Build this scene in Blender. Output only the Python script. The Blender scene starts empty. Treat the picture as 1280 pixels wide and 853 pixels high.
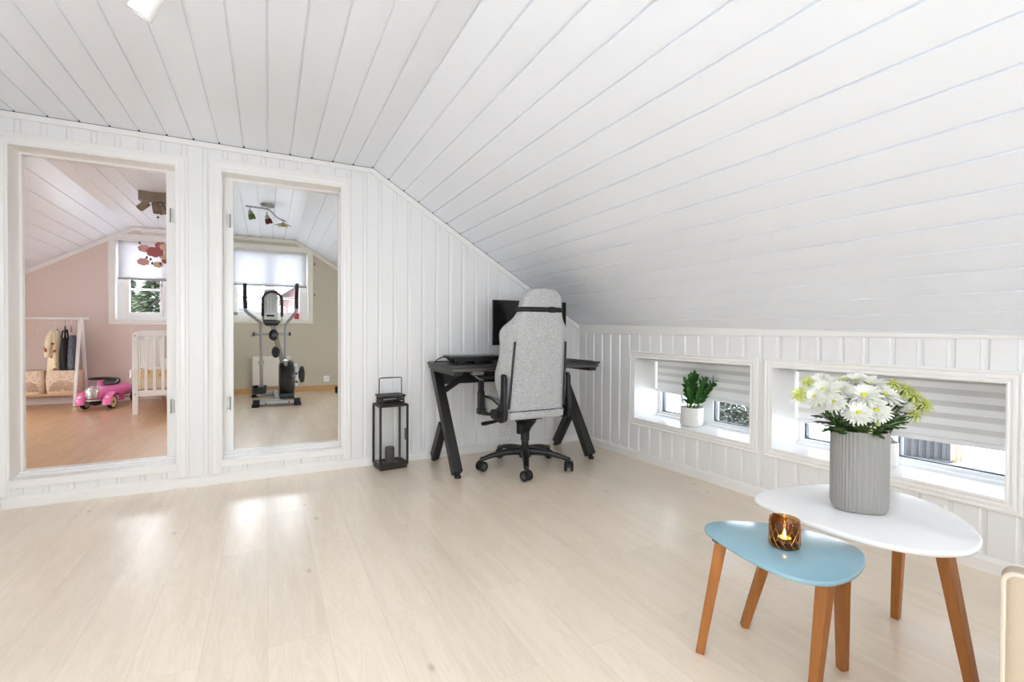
import bpy, bmesh, math, random
from mathutils import Vector, Matrix, Euler
R_ = math.radians
S = bpy.context.scene
COL = S.collection
pi = math.pi

# ------------------------------------------------------------------ helpers
def lin(r, g, b):
    f = lambda c: (c/255/12.92) if c/255 <= .04045 else ((c/255+.055)/1.055)**2.4
    return (f(r), f(g), f(b), 1)

class MB:
    def __init__(s): s.v = []; s.f = []; s.m = []
    def add(s, vs, fs, mi=0):
        o = len(s.v); s.v += [tuple(v) for v in vs]
        s.f += [tuple(i+o for i in f) for f in fs]; s.m += [mi]*len(fs); return s
    def box(s, x0, x1, y0, y1, z0, z1, mi=0, M=None):
        vs = [Vector((x, y, z)) for z in (z0, z1) for y in (y0, y1) for x in (x0, x1)]
        if M: vs = [M @ v for v in vs]
        return s.add(vs, [(0,2,3,1),(4,5,7,6),(0,1,5,4),(2,6,7,3),(0,4,6,2),(1,3,7,5)], mi)
    def beam(s, a, b, w, h, up=(0,0,1), mi=0, w2=None, h2=None):
        a = Vector(a); b = Vector(b); d = (b-a).normalized(); up = Vector(up)
        sd = d.cross(up)
        if sd.length < 1e-4: sd = d.cross(Vector((1,0,0)))
        sd.normalize(); u = sd.cross(d)
        w2 = w if w2 is None else w2; h2 = h if h2 is None else h2
        vs = []
        for p, ww, hh in ((a, w, h), (b, w2, h2)):
            for i, j in ((-1,-1),(1,-1),(1,1),(-1,1)): vs.append(p+sd*ww/2*i+u*hh/2*j)
        return s.add(vs, [(3,2,1,0),(4,5,6,7),(0,1,5,4),(1,2,6,5),(2,3,7,6),(3,0,4,7)], mi)
    def tube(s, pts, r, n=10, mi=0, closed=False, cap=True):
        pts = [Vector(p) for p in pts]; N = len(pts)
        rs = r if isinstance(r, (list, tuple)) else [r]*N
        vs = []; prev = None
        for i, p in enumerate(pts):
            if closed: d = pts[(i+1) % N]-pts[i-1]
            else: d = pts[min(i+1, N-1)]-pts[max(i-1, 0)]
            d.normalize()
            if prev is None:
                a = Vector((0,0,1)) if abs(d.z) < .9 else Vector((1,0,0))
                sd = d.cross(a).normalized()
            else:
                sd = prev-d*prev.dot(d)
                sd.normalize()
            prev = sd; u = sd.cross(d)
            for k in range(n):
                t = 2*pi*k/n; vs.append(p+(sd*math.cos(t)+u*math.sin(t))*rs[i])
        fs = []
        for i in range(N if closed else N-1):
            j = (i+1) % N
            for k in range(n):
                k2 = (k+1) % n; fs.append((i*n+k, i*n+k2, j*n+k2, j*n+k))
        if cap and not closed:
            fs.append(tuple(range(n-1, -1, -1))); fs.append(tuple((N-1)*n+k for k in range(n)))
        return s.add(vs, fs, mi)
    def lathe(s, prof, n=24, c=(0,0,0), mi=0, M=None, cap=True):
        vs = []
        for r, z in prof:
            for k in range(n):
                t = 2*pi*k/n; v = Vector((r*math.cos(t), r*math.sin(t), z))
                if M: v = M @ v
                vs.append(v+Vector(c))
        fs = []
        for i in range(len(prof)-1):
            for k in range(n):
                k2 = (k+1) % n; fs.append((i*n+k, i*n+k2, (i+1)*n+k2, (i+1)*n+k))
        if cap:
            if prof[0][0] > 1e-5: fs.append(tuple(range(n-1, -1, -1)))
            if prof[-1][0] > 1e-5: fs.append(tuple((len(prof)-1)*n+k for k in range(n)))
        return s.add(vs, fs, mi)
    def loft(s, rings, mi=0, cap=True):
        n = len(rings[0]); vs = [v for r in rings for v in r]; fs = []
        for i in range(len(rings)-1):
            for k in range(n):
                k2 = (k+1) % n; fs.append((i*n+k, i*n+k2, (i+1)*n+k2, (i+1)*n+k))
        if cap:
            fs.append(tuple(range(n-1, -1, -1))); fs.append(tuple((len(rings)-1)*n+k for k in range(n)))
        return s.add(vs, fs, mi)
    def prism(s, poly, z0, z1, mi=0, M=None):
        n = len(poly)
        vs = [Vector((x, y, z0)) for x, y in poly]+[Vector((x, y, z1)) for x, y in poly]
        if M: vs = [M @ v for v in vs]
        fs = [tuple(range(n-1, -1, -1)), tuple(range(n, 2*n))]+[(k, (k+1) % n, n+(k+1) % n, n+k) for k in range(n)]
        return s.add(vs, fs, mi)
    def ell(s, c, r, n=14, m=8, mi=0, M=None):
        prof = [(math.sin(pi*i/m), -math.cos(pi*i/m)) for i in range(m+1)]
        vs = []
        for a, z in prof:
            for k in range(n):
                t = 2*pi*k/n; v = Vector((a*math.cos(t)*r[0], a*math.sin(t)*r[1], z*r[2]))
                if M: v = M @ v
                vs.append(v+Vector(c))
        fs = [(i*n+k, i*n+(k+1) % n, (i+1)*n+(k+1) % n, (i+1)*n+k) for i in range(m) for k in range(n)]
        return s.add(vs, fs, mi)
    def build(s, name, mats, parent=None, smooth=True, bevel=0, seg=2, sub=0, ang=35, fix=True):
        me = bpy.data.meshes.new(name); me.from_pydata(s.v, [], s.f)
        mats = mats if isinstance(mats, (list, tuple)) else [mats]
        for m in mats: me.materials.append(m)
        if len(mats) > 1: me.polygons.foreach_set('material_index', s.m)
        if fix:
            bm = bmesh.new(); bm.from_mesh(me)
            bmesh.ops.remove_doubles(bm, verts=bm.verts, dist=1e-6)
            bmesh.ops.recalc_face_normals(bm, faces=bm.faces); bm.to_mesh(me); bm.free()
        if smooth:
            me.polygons.foreach_set('use_smooth', [True]*len(me.polygons))
            if not sub: me.set_sharp_from_angle(angle=R_(ang))
        me.update()
        o = bpy.data.objects.new(name, me); COL.objects.link(o)
        if parent is not None: o.parent = parent
        if bevel:
            b = o.modifiers.new('edge', 'BEVEL'); b.width = bevel; b.segments = seg; b.limit_method = 'ANGLE'; b.angle_limit = R_(40)
            b.harden_normals = False
        if sub:
            b = o.modifiers.new('smooth', 'SUBSURF'); b.levels = sub; b.render_levels = sub
        return o

def tag(o, label=None, cat=None, group=None, kind=None):
    if label: o['label'] = label
    if cat: o['category'] = cat
    if group: o['group'] = group
    if kind: o['kind'] = kind
    return o
def thing(name, label, cat, loc=(0,0,0), rz=0, group=None):
    o = bpy.data.objects.new(name, None); COL.objects.link(o); o.location = loc; o.rotation_euler = (0,0,rz)
    o.empty_display_size = .1
    return tag(o, label, cat, group)
def struct(o): o['kind'] = 'structure'; return o
def spline(P, n=6, closed=True):
    out = []; N = len(P)
    for i in range(N if closed else N-1):
        g = lambda k: Vector(P[k % N]) if closed else Vector(P[max(0, min(N-1, k))])
        a, b, c, d = g(i-1), g(i), g(i+1), g(i+2)
        for k in range(n):
            t = k/n
            out.append(.5*((2*b)+(c-a)*t+(2*a-5*b+4*c-d)*t*t+(3*b-a-3*c+d)*t**3))
    if not closed: out.append(Vector(P[-1]))
    return out

# ------------------------------------------------------------------ materials
def mat(name, col, rough=.5, metal=0, var=.04, scale=8, bump=0, bscale=60, spec=.5, trans=0, sub=None):
    m = bpy.data.materials.new(name); m.use_nodes = True; t = m.node_tree; b = t.nodes['Principled BSDF']
    b.inputs['Roughness'].default_value = rough; b.inputs['Metallic'].default_value = metal
    b.inputs['Specular IOR Level'].default_value = spec
    tc = t.nodes.new('ShaderNodeTexCoord')
    n = t.nodes.new('ShaderNodeTexNoise'); n.inputs['Scale'].default_value = scale; n.inputs['Detail'].default_value = 4
    t.links.new(tc.outputs['Object'], n.inputs['Vector'])
    r = t.nodes.new('ShaderNodeMix'); r.data_type = 'RGBA'
    r.inputs[6].default_value = tuple(c*(1-var) for c in col[:3])+(1,)
    r.inputs[7].default_value = tuple(min(1, c*(1+var)) for c in col[:3])+(1,)
    t.links.new(n.outputs['Fac'], r.inputs[0]); t.links.new(r.outputs[2], b.inputs['Base Color'])
    if bump:
        n2 = t.nodes.new('ShaderNodeTexNoise'); n2.inputs['Scale'].default_value = bscale; n2.inputs['Detail'].default_value = 3
        t.links.new(tc.outputs['Object'], n2.inputs['Vector'])
        bp = t.nodes.new('ShaderNodeBump'); bp.inputs['Strength'].default_value = bump; bp.inputs['Distance'].default_value = .002
        t.links.new(n2.outputs['Fac'], bp.inputs['Height']); t.links.new(bp.outputs['Normal'], b.inputs['Normal'])
    if trans:
        tr = t.nodes.new('ShaderNodeBsdfTranslucent'); t.links.new(r.outputs[2], tr.inputs['Color'])
        mx = t.nodes.new('ShaderNodeMixShader'); mx.inputs[0].default_value = trans
        t.links.new(b.outputs[0], mx.inputs[1]); t.links.new(tr.outputs[0], mx.inputs[2])
        t.links.new(mx.outputs[0], t.nodes['Material Output'].inputs['Surface'])
    return m
def glassmat(name, tint=(1,1,1,1), fac=.06, rough=.0):
    m = bpy.data.materials.new(name); m.use_nodes = True; t = m.node_tree; t.nodes.remove(t.nodes['Principled BSDF'])
    a = t.nodes.new('ShaderNodeBsdfTransparent'); a.inputs['Color'].default_value = tint
    g = t.nodes.new('ShaderNodeBsdfGlossy'); g.inputs['Roughness'].default_value = rough
    lw = t.nodes.new('ShaderNodeLayerWeight'); pw = t.nodes.new('ShaderNodeMath'); pw.operation = 'POWER'; pw.inputs[1].default_value = 5
    sc = t.nodes.new('ShaderNodeMath'); sc.operation = 'MULTIPLY_ADD'; sc.inputs[1].default_value = .6; sc.inputs[2].default_value = .025
    t.links.new(lw.outputs['Facing'], pw.inputs[0]); t.links.new(pw.outputs[0], sc.inputs[0])
    mx = t.nodes.new('ShaderNodeMixShader')
    t.links.new(sc.outputs[0], mx.inputs[0]); t.links.new(a.outputs[0], mx.inputs[1]); t.links.new(g.outputs[0], mx.inputs[2])
    t.links.new(mx.outputs[0], t.nodes['Material Output'].inputs['Surface'])
    return m
def emit(name, col, st):
    m = bpy.data.materials.new(name); m.use_nodes = True; b = m.node_tree.nodes['Principled BSDF']
    b.inputs['Base Color'].default_value = col; b.inputs['Emission Color'].default_value = col; b.inputs['Emission Strength'].default_value = st
    return m
def woodfloor(name, base, dark, light, rough, bw, bl, grain=1.0, knot=1.0, spec=.5):
    m = bpy.data.materials.new(name); m.use_nodes = True; t = m.node_tree; b = t.nodes['Principled BSDF']; N = t.nodes.new; L = t.links.new
    tc = N('ShaderNodeTexCoord'); mp = N('ShaderNodeMapping'); mp.inputs['Rotation'].default_value = (0,0,pi/2); L(tc.outputs['Object'], mp.inputs['Vector'])
    br = N('ShaderNodeTexBrick'); br.offset = .37; br.inputs['Scale'].default_value = 1; br.inputs['Brick Width'].default_value = bl; br.inputs['Row Height'].default_value = bw
    br.inputs['Mortar Size'].default_value = .0012; br.inputs['Mortar Smooth'].default_value = .3; br.inputs['Bias'].default_value = 0
    br.inputs['Color1'].default_value = (0,0,0,1); br.inputs['Color2'].default_value = (1,1,1,1); br.inputs['Mortar'].default_value = (.5,.5,.5,1)
    L(mp.outputs[0], br.inputs['Vector'])
    # per-board offset of the grain
    cb = N('ShaderNodeVectorMath'); cb.operation = 'MULTIPLY_ADD'; cb.inputs[1].default_value = (7.3, 3.1, 0)
    L(br.outputs['Color'], cb.inputs[0]); L(tc.outputs['Object'], cb.inputs[2])
    st = N('ShaderNodeMapping'); st.inputs['Scale'].default_value = (9, .9, 1); L(cb.outputs[0], st.inputs['Vector'])
    n1 = N('ShaderNodeTexNoise'); n1.inputs['Scale'].default_value = 1.1; n1.inputs['Detail'].default_value = 3; n1.inputs['Distortion'].default_value = .6; L(st.outputs[0], n1.inputs['Vector'])
    # growth-ring contours
    ml = N('ShaderNodeMath'); ml.operation = 'MULTIPLY'; ml.inputs[1].default_value = 120*grain; L(n1.outputs['Fac'], ml.inputs[0])
    sn = N('ShaderNodeMath'); sn.operation = 'SINE'; L(ml.outputs[0], sn.inputs[0])
    st2 = N('ShaderNodeMapping'); st2.inputs['Scale'].default_value = (160, 5, 1); L(cb.outputs[0], st2.inputs['Vector'])
    n2 = N('ShaderNodeTexNoise'); n2.inputs['Scale'].default_value = 1; n2.inputs['Detail'].default_value = 4; L(st2.outputs[0], n2.inputs['Vector'])
    n3 = N('ShaderNodeTexNoise'); n3.inputs['Scale'].default_value = 2.2; n3.inputs['Detail'].default_value = 2; L(st.outputs[0], n3.inputs['Vector'])
    r1 = N('ShaderNodeMix'); r1.data_type = 'RGBA'; r1.inputs[6].default_value = dark; r1.inputs[7].default_value = light
    a1 = N('ShaderNodeMath'); a1.operation = 'MULTIPLY_ADD'; a1.inputs[1].default_value = .085; a1.inputs[2].default_value = .35; L(sn.outputs[0], a1.inputs[0])
    a2 = N('ShaderNodeMath'); a2.operation = 'MULTIPLY_ADD'; a2.inputs[1].default_value = .16; L(n2.outputs['Fac'], a2.inputs[0]); L(a1.outputs[0], a2.inputs[2])
    a3 = N('ShaderNodeMath'); a3.operation = 'MULTIPLY_ADD'; a3.inputs[1].default_value = .7; a3.use_clamp = True; L(n3.outputs['Fac'], a3.inputs[0])
    s3 = N('ShaderNodeMath'); s3.operation = 'SUBTRACT'; s3.inputs[1].default_value = .26; L(a2.outputs[0], s3.inputs[0]); L(s3.outputs[0], a3.inputs[2])
    L(a3.outputs[0], r1.inputs[0])
    # board to board tone
    r2 = N('ShaderNodeMix'); r2.data_type = 'RGBA'; r2.blend_type = 'MULTIPLY'; r2.inputs[0].default_value = .07
    L(r1.outputs[2], r2.inputs[6]); L(br.outputs['Color'], r2.inputs[7])
    # knots
    vo = N('ShaderNodeTexVoronoi'); vo.inputs['Scale'].default_value = 1; vs = N('ShaderNodeMapping'); vs.inputs['Scale'].default_value = (5.2, 2.6, 1); L(cb.outputs[0], vs.inputs['Vector']); L(vs.outputs[0], vo.inputs['Vector'])
    kr = N('ShaderNodeMapRange'); kr.inputs['From Min'].default_value = .0; kr.inputs['From Max'].default_value = .075; kr.inputs['To Min'].default_value = .75*knot; kr.inputs['To Max'].default_value = 0; L(vo.outputs['Distance'], kr.inputs['Value'])
    r3 = N('ShaderNodeMix'); r3.data_type = 'RGBA'; r3.inputs[7].default_value = tuple(c*.55 for c in dark[:3])+(1,); L(kr.outputs[0], r3.inputs[0]); L(r2.outputs[2], r3.inputs[6])
    # joints
    r4 = N('ShaderNodeMix'); r4.data_type = 'RGBA'; r4.inputs[7].default_value = tuple(c*.6 for c in dark[:3])+(1,)
    jm = N('ShaderNodeMath'); jm.operation = 'MULTIPLY'; jm.inputs[1].default_value = .28; L(br.outputs['Fac'], jm.inputs[0]); L(jm.outputs[0], r4.inputs[0]); L(r3.outputs[2], r4.inputs[6])
    L(r4.outputs[2], b.inputs['Base Color'])
    b.inputs['Specular IOR Level'].default_value = spec
    b.inputs['Roughness'].default_value = rough; b.inputs['Specular IOR Level'].default_value = spec; b.inputs['Coat Weight'].default_value = .7; b.inputs['Coat Roughness'].default_value = .45
    bp = N('ShaderNodeBump'); bp.inputs['Strength'].default_value = .02; bp.inputs['Distance'].default_value = .001; L(n2.outputs['Fac'], bp.inputs['Height']); L(bp.outputs[0], b.inputs['Normal'])
    return m
def woodmat(name, base, dark, scale=(30,30,2), rough=.45):
    m = bpy.data.materials.new(name); m.use_nodes = True; t = m.node_tree; b = t.nodes['Principled BSDF']; N = t.nodes.new; L = t.links.new
    tc = N('ShaderNodeTexCoord'); mp = N('ShaderNodeMapping'); mp.inputs['Scale'].default_value = scale; L(tc.outputs['Object'], mp.inputs['Vector'])
    n = N('ShaderNodeTexNoise'); n.inputs['Scale'].default_value = 2; n.inputs['Detail'].default_value = 6; n.inputs['Distortion'].default_value = .8; L(mp.outputs[0], n.inputs['Vector'])
    r = N('ShaderNodeMix'); r.data_type = 'RGBA'; r.inputs[6].default_value = dark; r.inputs[7].default_value = base; L(n.outputs['Fac'], r.inputs[0]); L(r.outputs[2], b.inputs['Base Color'])
    b.inputs['Roughness'].default_value = rough
    return m
def speckle(name, a, b_, scale, rough=.9, lo=.4, hi=.6, voronoi=False, bump=.3):
    m = bpy.data.materials.new(name); m.use_nodes = True; t = m.node_tree; b = t.nodes['Principled BSDF']; N = t.nodes.new; L = t.links.new
    tc = N('ShaderNodeTexCoord')
    n = N('ShaderNodeTexVoronoi' if voronoi else 'ShaderNodeTexNoise'); n.inputs['Scale'].default_value = scale; L(tc.outputs['Object'], n.inputs['Vector'])
    mr = N('ShaderNodeMapRange'); mr.inputs['From Min'].default_value = lo; mr.inputs['From Max'].default_value = hi
    L(n.outputs['Distance' if voronoi else 'Fac'], mr.inputs['Value'])
    r = N('ShaderNodeMix'); r.data_type = 'RGBA'; r.inputs[6].default_value = a; r.inputs[7].default_value = b_; L(mr.outputs[0], r.inputs[0]); L(r.outputs[2], b.inputs['Base Color'])
    b.inputs['Roughness'].default_value = rough
    if bump:
        bp = N('ShaderNodeBump'); bp.inputs['Strength'].default_value = bump; bp.inputs['Distance'].default_value = .001; L(n.outputs['Distance' if voronoi else 'Fac'], bp.inputs['Height']); L(bp.outputs[0], b.inputs['Normal'])
    return m

M = {}
M['wall'] = mat('painted_boards', lin(236,236,236), .38, var=.012, scale=3, bump=.05)
M['ceil'] = mat('painted_ceiling', lin(239,243,250), .33, var=.015, scale=2, bump=.05)
M['trim'] = mat('painted_trim', lin(240,239,237), .28, var=.01, scale=4)
M['gap'] = mat('shadow_gap', lin(40,36,32), .9)
M['floor'] = woodfloor('pale_laminate', None, lin(226,206,181), lin(250,236,216), .25, .19, 1.28, spec=1.0)
M['oak'] = woodfloor('oak_laminate', None, lin(194,146,98), lin(233,191,143), .24, .13, .9, .7, .5)
M['beech'] = woodfloor('beech_laminate', None, lin(204,182,154), lin(236,218,194), .24, .13, .9, .7, .3)
M['pink'] = mat('pink_wall', lin(219,202,194), .8, var=.02, scale=30, bump=.06, bscale=200)
M['beige'] = mat('beige_wall', lin(192,184,165), .8, var=.025, scale=40, bump=.08, bscale=200)
M['oaktrim'] = woodmat('oak_trim', lin(200,158,105), lin(170,125,75), (2,20,20))
M['white'] = mat('white_lacquer', lin(240,240,240), .25, var=.01)
M['pvc'] = mat('white_pvc', lin(240,240,240), .3, var=.01)
M['gasket'] = mat('grey_gasket', lin(70,75,80), .6)
M['glass'] = glassmat('window_glass')
M['glass_thin'] = glassmat('lantern_glass', (.985,.988,.985,1))
M['blind'] = mat('blind_fabric', lin(246,246,245), .9, var=.01, trans=.10)
M['sheer'] = mat('blind_sheer', lin(226,225,222), .9, var=.01, trans=.05)
M['black'] = mat('black_powder', lin(34,33,33), .42, var=.15, scale=20)
M['blackp'] = mat('black_plastic', lin(24,24,25), .35, var=.1, scale=20)
M['rubber'] = mat('black_rubber', lin(22,22,22), .7, var=.1)
M['screen'] = mat('screen_black', lin(10,10,11), .15, var=.05)
M['chair'] = speckle('heather_fabric', lin(146,147,148), lin(206,206,206), 240, .95, .38, .62)
M['steel'] = mat('brushed_steel', lin(170,168,164), .32, .9, var=.08, scale=30)
M['silver'] = mat('silver_paint', lin(158,158,156), .35, .5, var=.04)
M['legwood'] = woodmat('teak_stain', lin(182,118,58), lin(140,82,34), (26,26,2.2), .4)
M['tabwhite'] = mat('white_table_lacquer', lin(244,244,244), .16, var=.006)
M['tabblue'] = mat('blue_table_lacquer', lin(140,177,190), .2, var=.012)
M['vase'] = mat('grey_stoneware', lin(146,144,140), .42, var=.035, scale=14)
M['petal'] = mat('white_petal', lin(230,230,222), .6, var=.03, scale=30, trans=.14)
M['petalg'] = mat('lime_petal', lin(214,220,140), .6, var=.14, scale=40, trans=.22)
M['centre'] = mat('yellow_centre', lin(206,205,56), .7, var=.15, scale=90)
M['leaf'] = mat('mum_leaf', lin(72,96,50), .5, var=.3, scale=30, trans=.15)
M['stem'] = mat('mum_stem', lin(96,124,66), .5, var=.15)
M['zz'] = mat('zz_leaf', lin(58,104,44), .3, var=.3, scale=25)
M['soil'] = mat('potting_soil', lin(70,52,40), .95, var=.4, scale=80)
M['pot'] = mat('white_ceramic', lin(222,220,215), .4, var=.02, bump=.15, bscale=120)
M['iron'] = mat('dark_iron', lin(52,46,42), .5, .3, var=.1)
M['candle'] = mat('grey_wax', lin(72,66,64), .6, var=.08)
M['cream'] = mat('cream_linen', lin(186,170,148), .95, var=.05, scale=220, bump=.3, bscale=500)
M['piping'] = mat('cream_piping', lin(206,196,180), .9)
M['snow'] = mat('snow', lin(226,231,239), .9, var=.03, scale=.8, bump=.6, bscale=1.5)

FILL_LAMP = 12.8
# ------------------------------------------------------------------ numbers of the place (metres)
D = 3.795; HC = 2.3175; X0 = -1.3024; PW = .1455; XR = .7345; SA = .5496; TS = math.tan(SA); SW = .1411
KR = 2.6824; KS = .0448; XL = -1.392; YB = -2.7
ZF = .18; DG = 7.42; HF = 2.335           # far rooms: floor, gable wall, ceiling
WB = D+.013
kx = lambda y: KR+KS*(D-y)
KW = lambda y, n, z: (kx(y)+n, y, z)
def prof(a0, a1, org, per, shape):
    pts = []; k = math.floor((a0-org)/per)-1
    while org+k*per < a1+per:
        pts += [(org+k*per+o, d) for o, d in shape]; k += 1
    def val(a):
        for (p, dp), (q, dq) in zip(pts, pts[1:]):
            if p <= a <= q: return dp+(dq-dp)*(a-p)/max(q-p, 1e-9)
        return 0
    return [(a0, val(a0))]+[p for p in pts if a0 < p[0] < a1]+[(a1, val(a1))]
def strips(mb, pts, A, B):
    vs = [A(a, d) for a, d in pts]+[B(a, d) for a, d in pts]; n = len(pts)
    mb.add(vs, [(i, i+1, n+i+1, n+i) for i in range(n-1)])
BOARD = [(0,0),(.0035,.007),(.010,.009),(.021,.009),(.0265,.0075),(.030,0),(.0318,.003),(.0336,0)]
CEILB = [(0,0),(.1325,0),(.1345,.0105),(.1420,.0105),(.1440,0)]
SLOPB = [(0,0),(.1300,0),(.1315,.0105),(.1385,.0105),(.1398,0)]

# ---- floor
mb = MB(); mb.box(XL-.1, 3.4, YB-.1, D+.02, -.12, 0)
struct(mb.build('floor', M['floor'], smooth=False))
# ---- partition wall with two door openings
zc = lambda x: HC if x < XR else HC-TS*(x-XR)
mb = MB()
def wpanel(a0, a1, z0, z1):
    strips(mb, prof(a0, a1, -1.316, .116, BOARD), lambda a, d: (a, WB+d, z0), lambda a, d: (a, WB+d, (z1 if not callable(z1) else z1(a))))
wpanel(XL, -.478, 2.16, HC-.006); wpanel(-1.36, -.52, .03, .15)
wpanel(-.478, -.342, .03, HC-.006)
wpanel(-.342, .558, 2.18, HC-.006); wpanel(-.29, .52, .03, .14)
wpanel(.558, 2.74, .03, lambda a: zc(a)-.004)
yb0, yb1 = WB+.0105, D+.18
d1 = (-1.34, -.54, .15, 2.13); d2 = (-.27, .505, .145, 2.14)
j = .012
mb.box(-3.6, d1[0]-j, yb0, yb1-.003, -.1, 2.6); mb.box(d1[1]+j, d2[0]-j, yb0, yb1-.003, -.1, 2.6); mb.box(d2[1]+j, 3.4, yb0, yb1-.003, -.1, 2.6)
for d in (d1, d2):
    mb.box(d[0]-j, d[1]+j, yb0, yb1-.003, -.1, d[2]-.03); mb.box(d[0]-j, d[1]+j, yb0, yb1-.003, d[3]+.012, 2.6)
struct(mb.build('wall_partition', M['wall'], smooth=False, fix=False))
# ---- left and back walls
mb = MB()
strips(mb, prof(YB, D+.01, 0, .116, BOARD), lambda a, d: (XL-d, a, .0), lambda a, d: (XL-d, a, HC)); mb.box(XL-.12, XL-.0105, YB-.12, D+.02, 0, 2.6)
struct(mb.build('wall_left', M['wall'], smooth=False, fix=False))
# back wall with unseen windows added for daylight
bwins = [(-1.05, -.15), (.15, 1.05), (1.35, 2.05)]; bz = [(.85, 1.95), (.85, 1.95), (.55, 1.25)]
mb = MB()
edges = [XL] + [e for w in bwins for e in w] + [3.05]
def bpanel(a0, a1, z0, z1):
    mb.box(a0, a1, YB-.15, YB, z0, z1)
for i in range(0, len(edges), 2): bpanel(edges[i], edges[i+1], 0, 2.6)
for (a, b), (c, d) in zip(bwins, bz): bpanel(a, b, 0, c); bpanel(a, b, d, 2.6)
struct(mb.build('wall_back', M['wall'], smooth=False, fix=False))
# ---- ceiling, flat part and slope
mb = MB()
strips(mb, prof(XL, XR, X0, PW, [(o-.1455/2*0, d) for o, d in CEILB]), lambda a, d: (a, YB, HC+d), lambda a, d: (a, D+.004, HC+d))
mb.box(XL-.1, XR+.02, YB-.1, D+.19, HC+.0115, HC+.15)
struct(mb.build('ceiling', M['ceil'], smooth=False, fix=False))
ca, sa = math.cos(SA), math.sin(SA)
SL = lambda t, d: (XR+t*ca+d*sa, HC-t*sa+d*ca)
mb = MB()
n1 = 3.6  # run past the knee wall as added unseen eaves, shading the sills
pts = prof(0, n1, 0, SW, SLOPB)
strips(mb, pts, lambda a, d: (SL(a, d)[0], YB, SL(a, d)[1]), lambda a, d: (SL(a, d)[0], D+.004, SL(a, d)[1]))
q = [SL(-.02, .0115), SL(n1, .0115), SL(n1, .16), SL(-.02, .16)]
mb.add([(x, YB-.1, z) for x, z in q]+[(x, D+.19, z) for x, z in q], [(0,1,2,3),(7,6,5,4),(0,4,5,1),(1,5,6,2),(2,6,7,3),(3,7,4,0)])
struct(mb.build('ceiling_slope', M['ceil'], smooth=False, fix=False))
# ---- cornice trims on the partition; a dark strip paints the shade in the joint above
mb = MB(); mb.box(XL, XR+.004, D, WB+.004, HC-.040, HC-.0035); mb.box(XL, XR, D-.004, D+.002, HC-.040, HC-.034)
q0 = lambda t, d: (SL(t, -d)[0], SL(t, -d)[1])
q = [q0(-.001, .0035), q0(2.31, .0035), q0(2.31, .046), q0(-.013, .046)]
mb.add([(x, D+.0006, z) for x, z in q]+[(x, WB+.0035, z) for x, z in q], [(3,2,1,0),(4,5,6,7),(0,1,5,4),(1,2,6,5),(2,3,7,6),(3,0,4,7)])
struct(mb.build('trim_1', M['trim'], bevel=.0015))
mb = MB(); mb.box(XL, XR, D+.0038, D+.012, HC-.01, HC+.0112)
q = [q0(-.001, .01), q0(2.31, .01), q0(2.31, -.0112), q0(-.001, -.0112)]
mb.add([(x, D+.004, z) for x, z in q]+[(x, D+.012, z) for x, z in q], [(3,2,1,0),(4,5,6,7),(0,1,5,4),(1,2,6,5),(2,3,7,6),(3,0,4,7)])
struct(mb.build('gap_shade_2', M['gap'], smooth=False))
# ---- knee wall with window openings
wins = [(1.967, 3.108), (.787, 1.927), (-.42, .72)]; WZ = (.279, .892); CW = .055
mb = MB()
KT = 1.10
def kpanel(a0, a1, z0, z1):
    strips(mb, prof(a0, a1, -.032, .116, BOARD), lambda a, d: KW(a, .013+d, z0), lambda a, d: KW(a, .013+d, z1))
kpanel(3.10, D+.02, .03, KT); kpanel(1.919, 1.975, .03, KT); kpanel(.712, .795, .03, KT); kpanel(YB, -.412, .03, KT)
for a, b in wins: kpanel(a+.008, b-.008, .03, WZ[0]+.02); kpanel(a+.008, b-.008, WZ[1]-.02, KT)
def kbox(mb, y0, y1, n0, n1, z0, z1, mi=0):
    vs = [KW(y, n, z) for z in (z0, z1) for y in (y0, y1) for n in (n0, n1)]
    mb.add(vs, [(0,2,3,1),(4,5,7,6),(0,1,5,4),(2,6,7,3),(0,4,6,2),(1,3,7,5)], mi)
ks = [D+.2]+[e for w in wins for e in (w[1]-CW+.004, w[0]+CW-.004)]+[YB-.1]
for i in range(0, len(ks), 2): kbox(mb, ks[i+1], ks[i], .0235, .42, -.1, 1.5)
for a, b in wins: kbox(mb, a+CW-.004, b-CW+.004, .0235, .42, -.1, WZ[0]+CW); kbox(mb, a+CW-.004, b-CW+.004, .0235, .42, WZ[1]-CW, 1.5)
struct(mb.build('wall_right', M['wall'], smooth=False, fix=False))
mb = MB(); kbox(mb, YB, D+.01, 0, .016, 1.034, 1.16); kbox(mb, YB, D+.01, .012, .02, 1.028, 1.036)
struct(mb.build('trim_3', M['trim'], bevel=.001))
# ---- baseboards
def skirt(mb, P, a0, a1, h=.07):
    pr = [(0, 0), (0, h-.018), (.004, h-.010), (.010, h-.004), (.013, h), (.02, h), (.02, 0)]
    n = len(pr); vs = [P(a, d, z) for a in (a0, a1) for d, z in pr]
    mb.add(vs, [tuple(range(n-1, -1, -1)), tuple(range(n, 2*n))]+[(k, (k+1) % n, n+(k+1) % n, n+k) for k in range(n)])
mb = MB(); skirt(mb, lambda a, d, z: (a, D+d, z), XL, kx(D)+.02)
struct(mb.build('baseboard_partition', M['trim'], ang=20))
mb = MB(); skirt(mb, lambda a, d, z: KW(a, d, z), YB, D)
struct(mb.build('baseboard_right', M['trim'], ang=20))
mb = MB(); skirt(mb, lambda a, d, z: (XL+.018-d, a, z), YB, D)
struct(mb.build('baseboard_left', M['trim'], ang=20))

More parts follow.
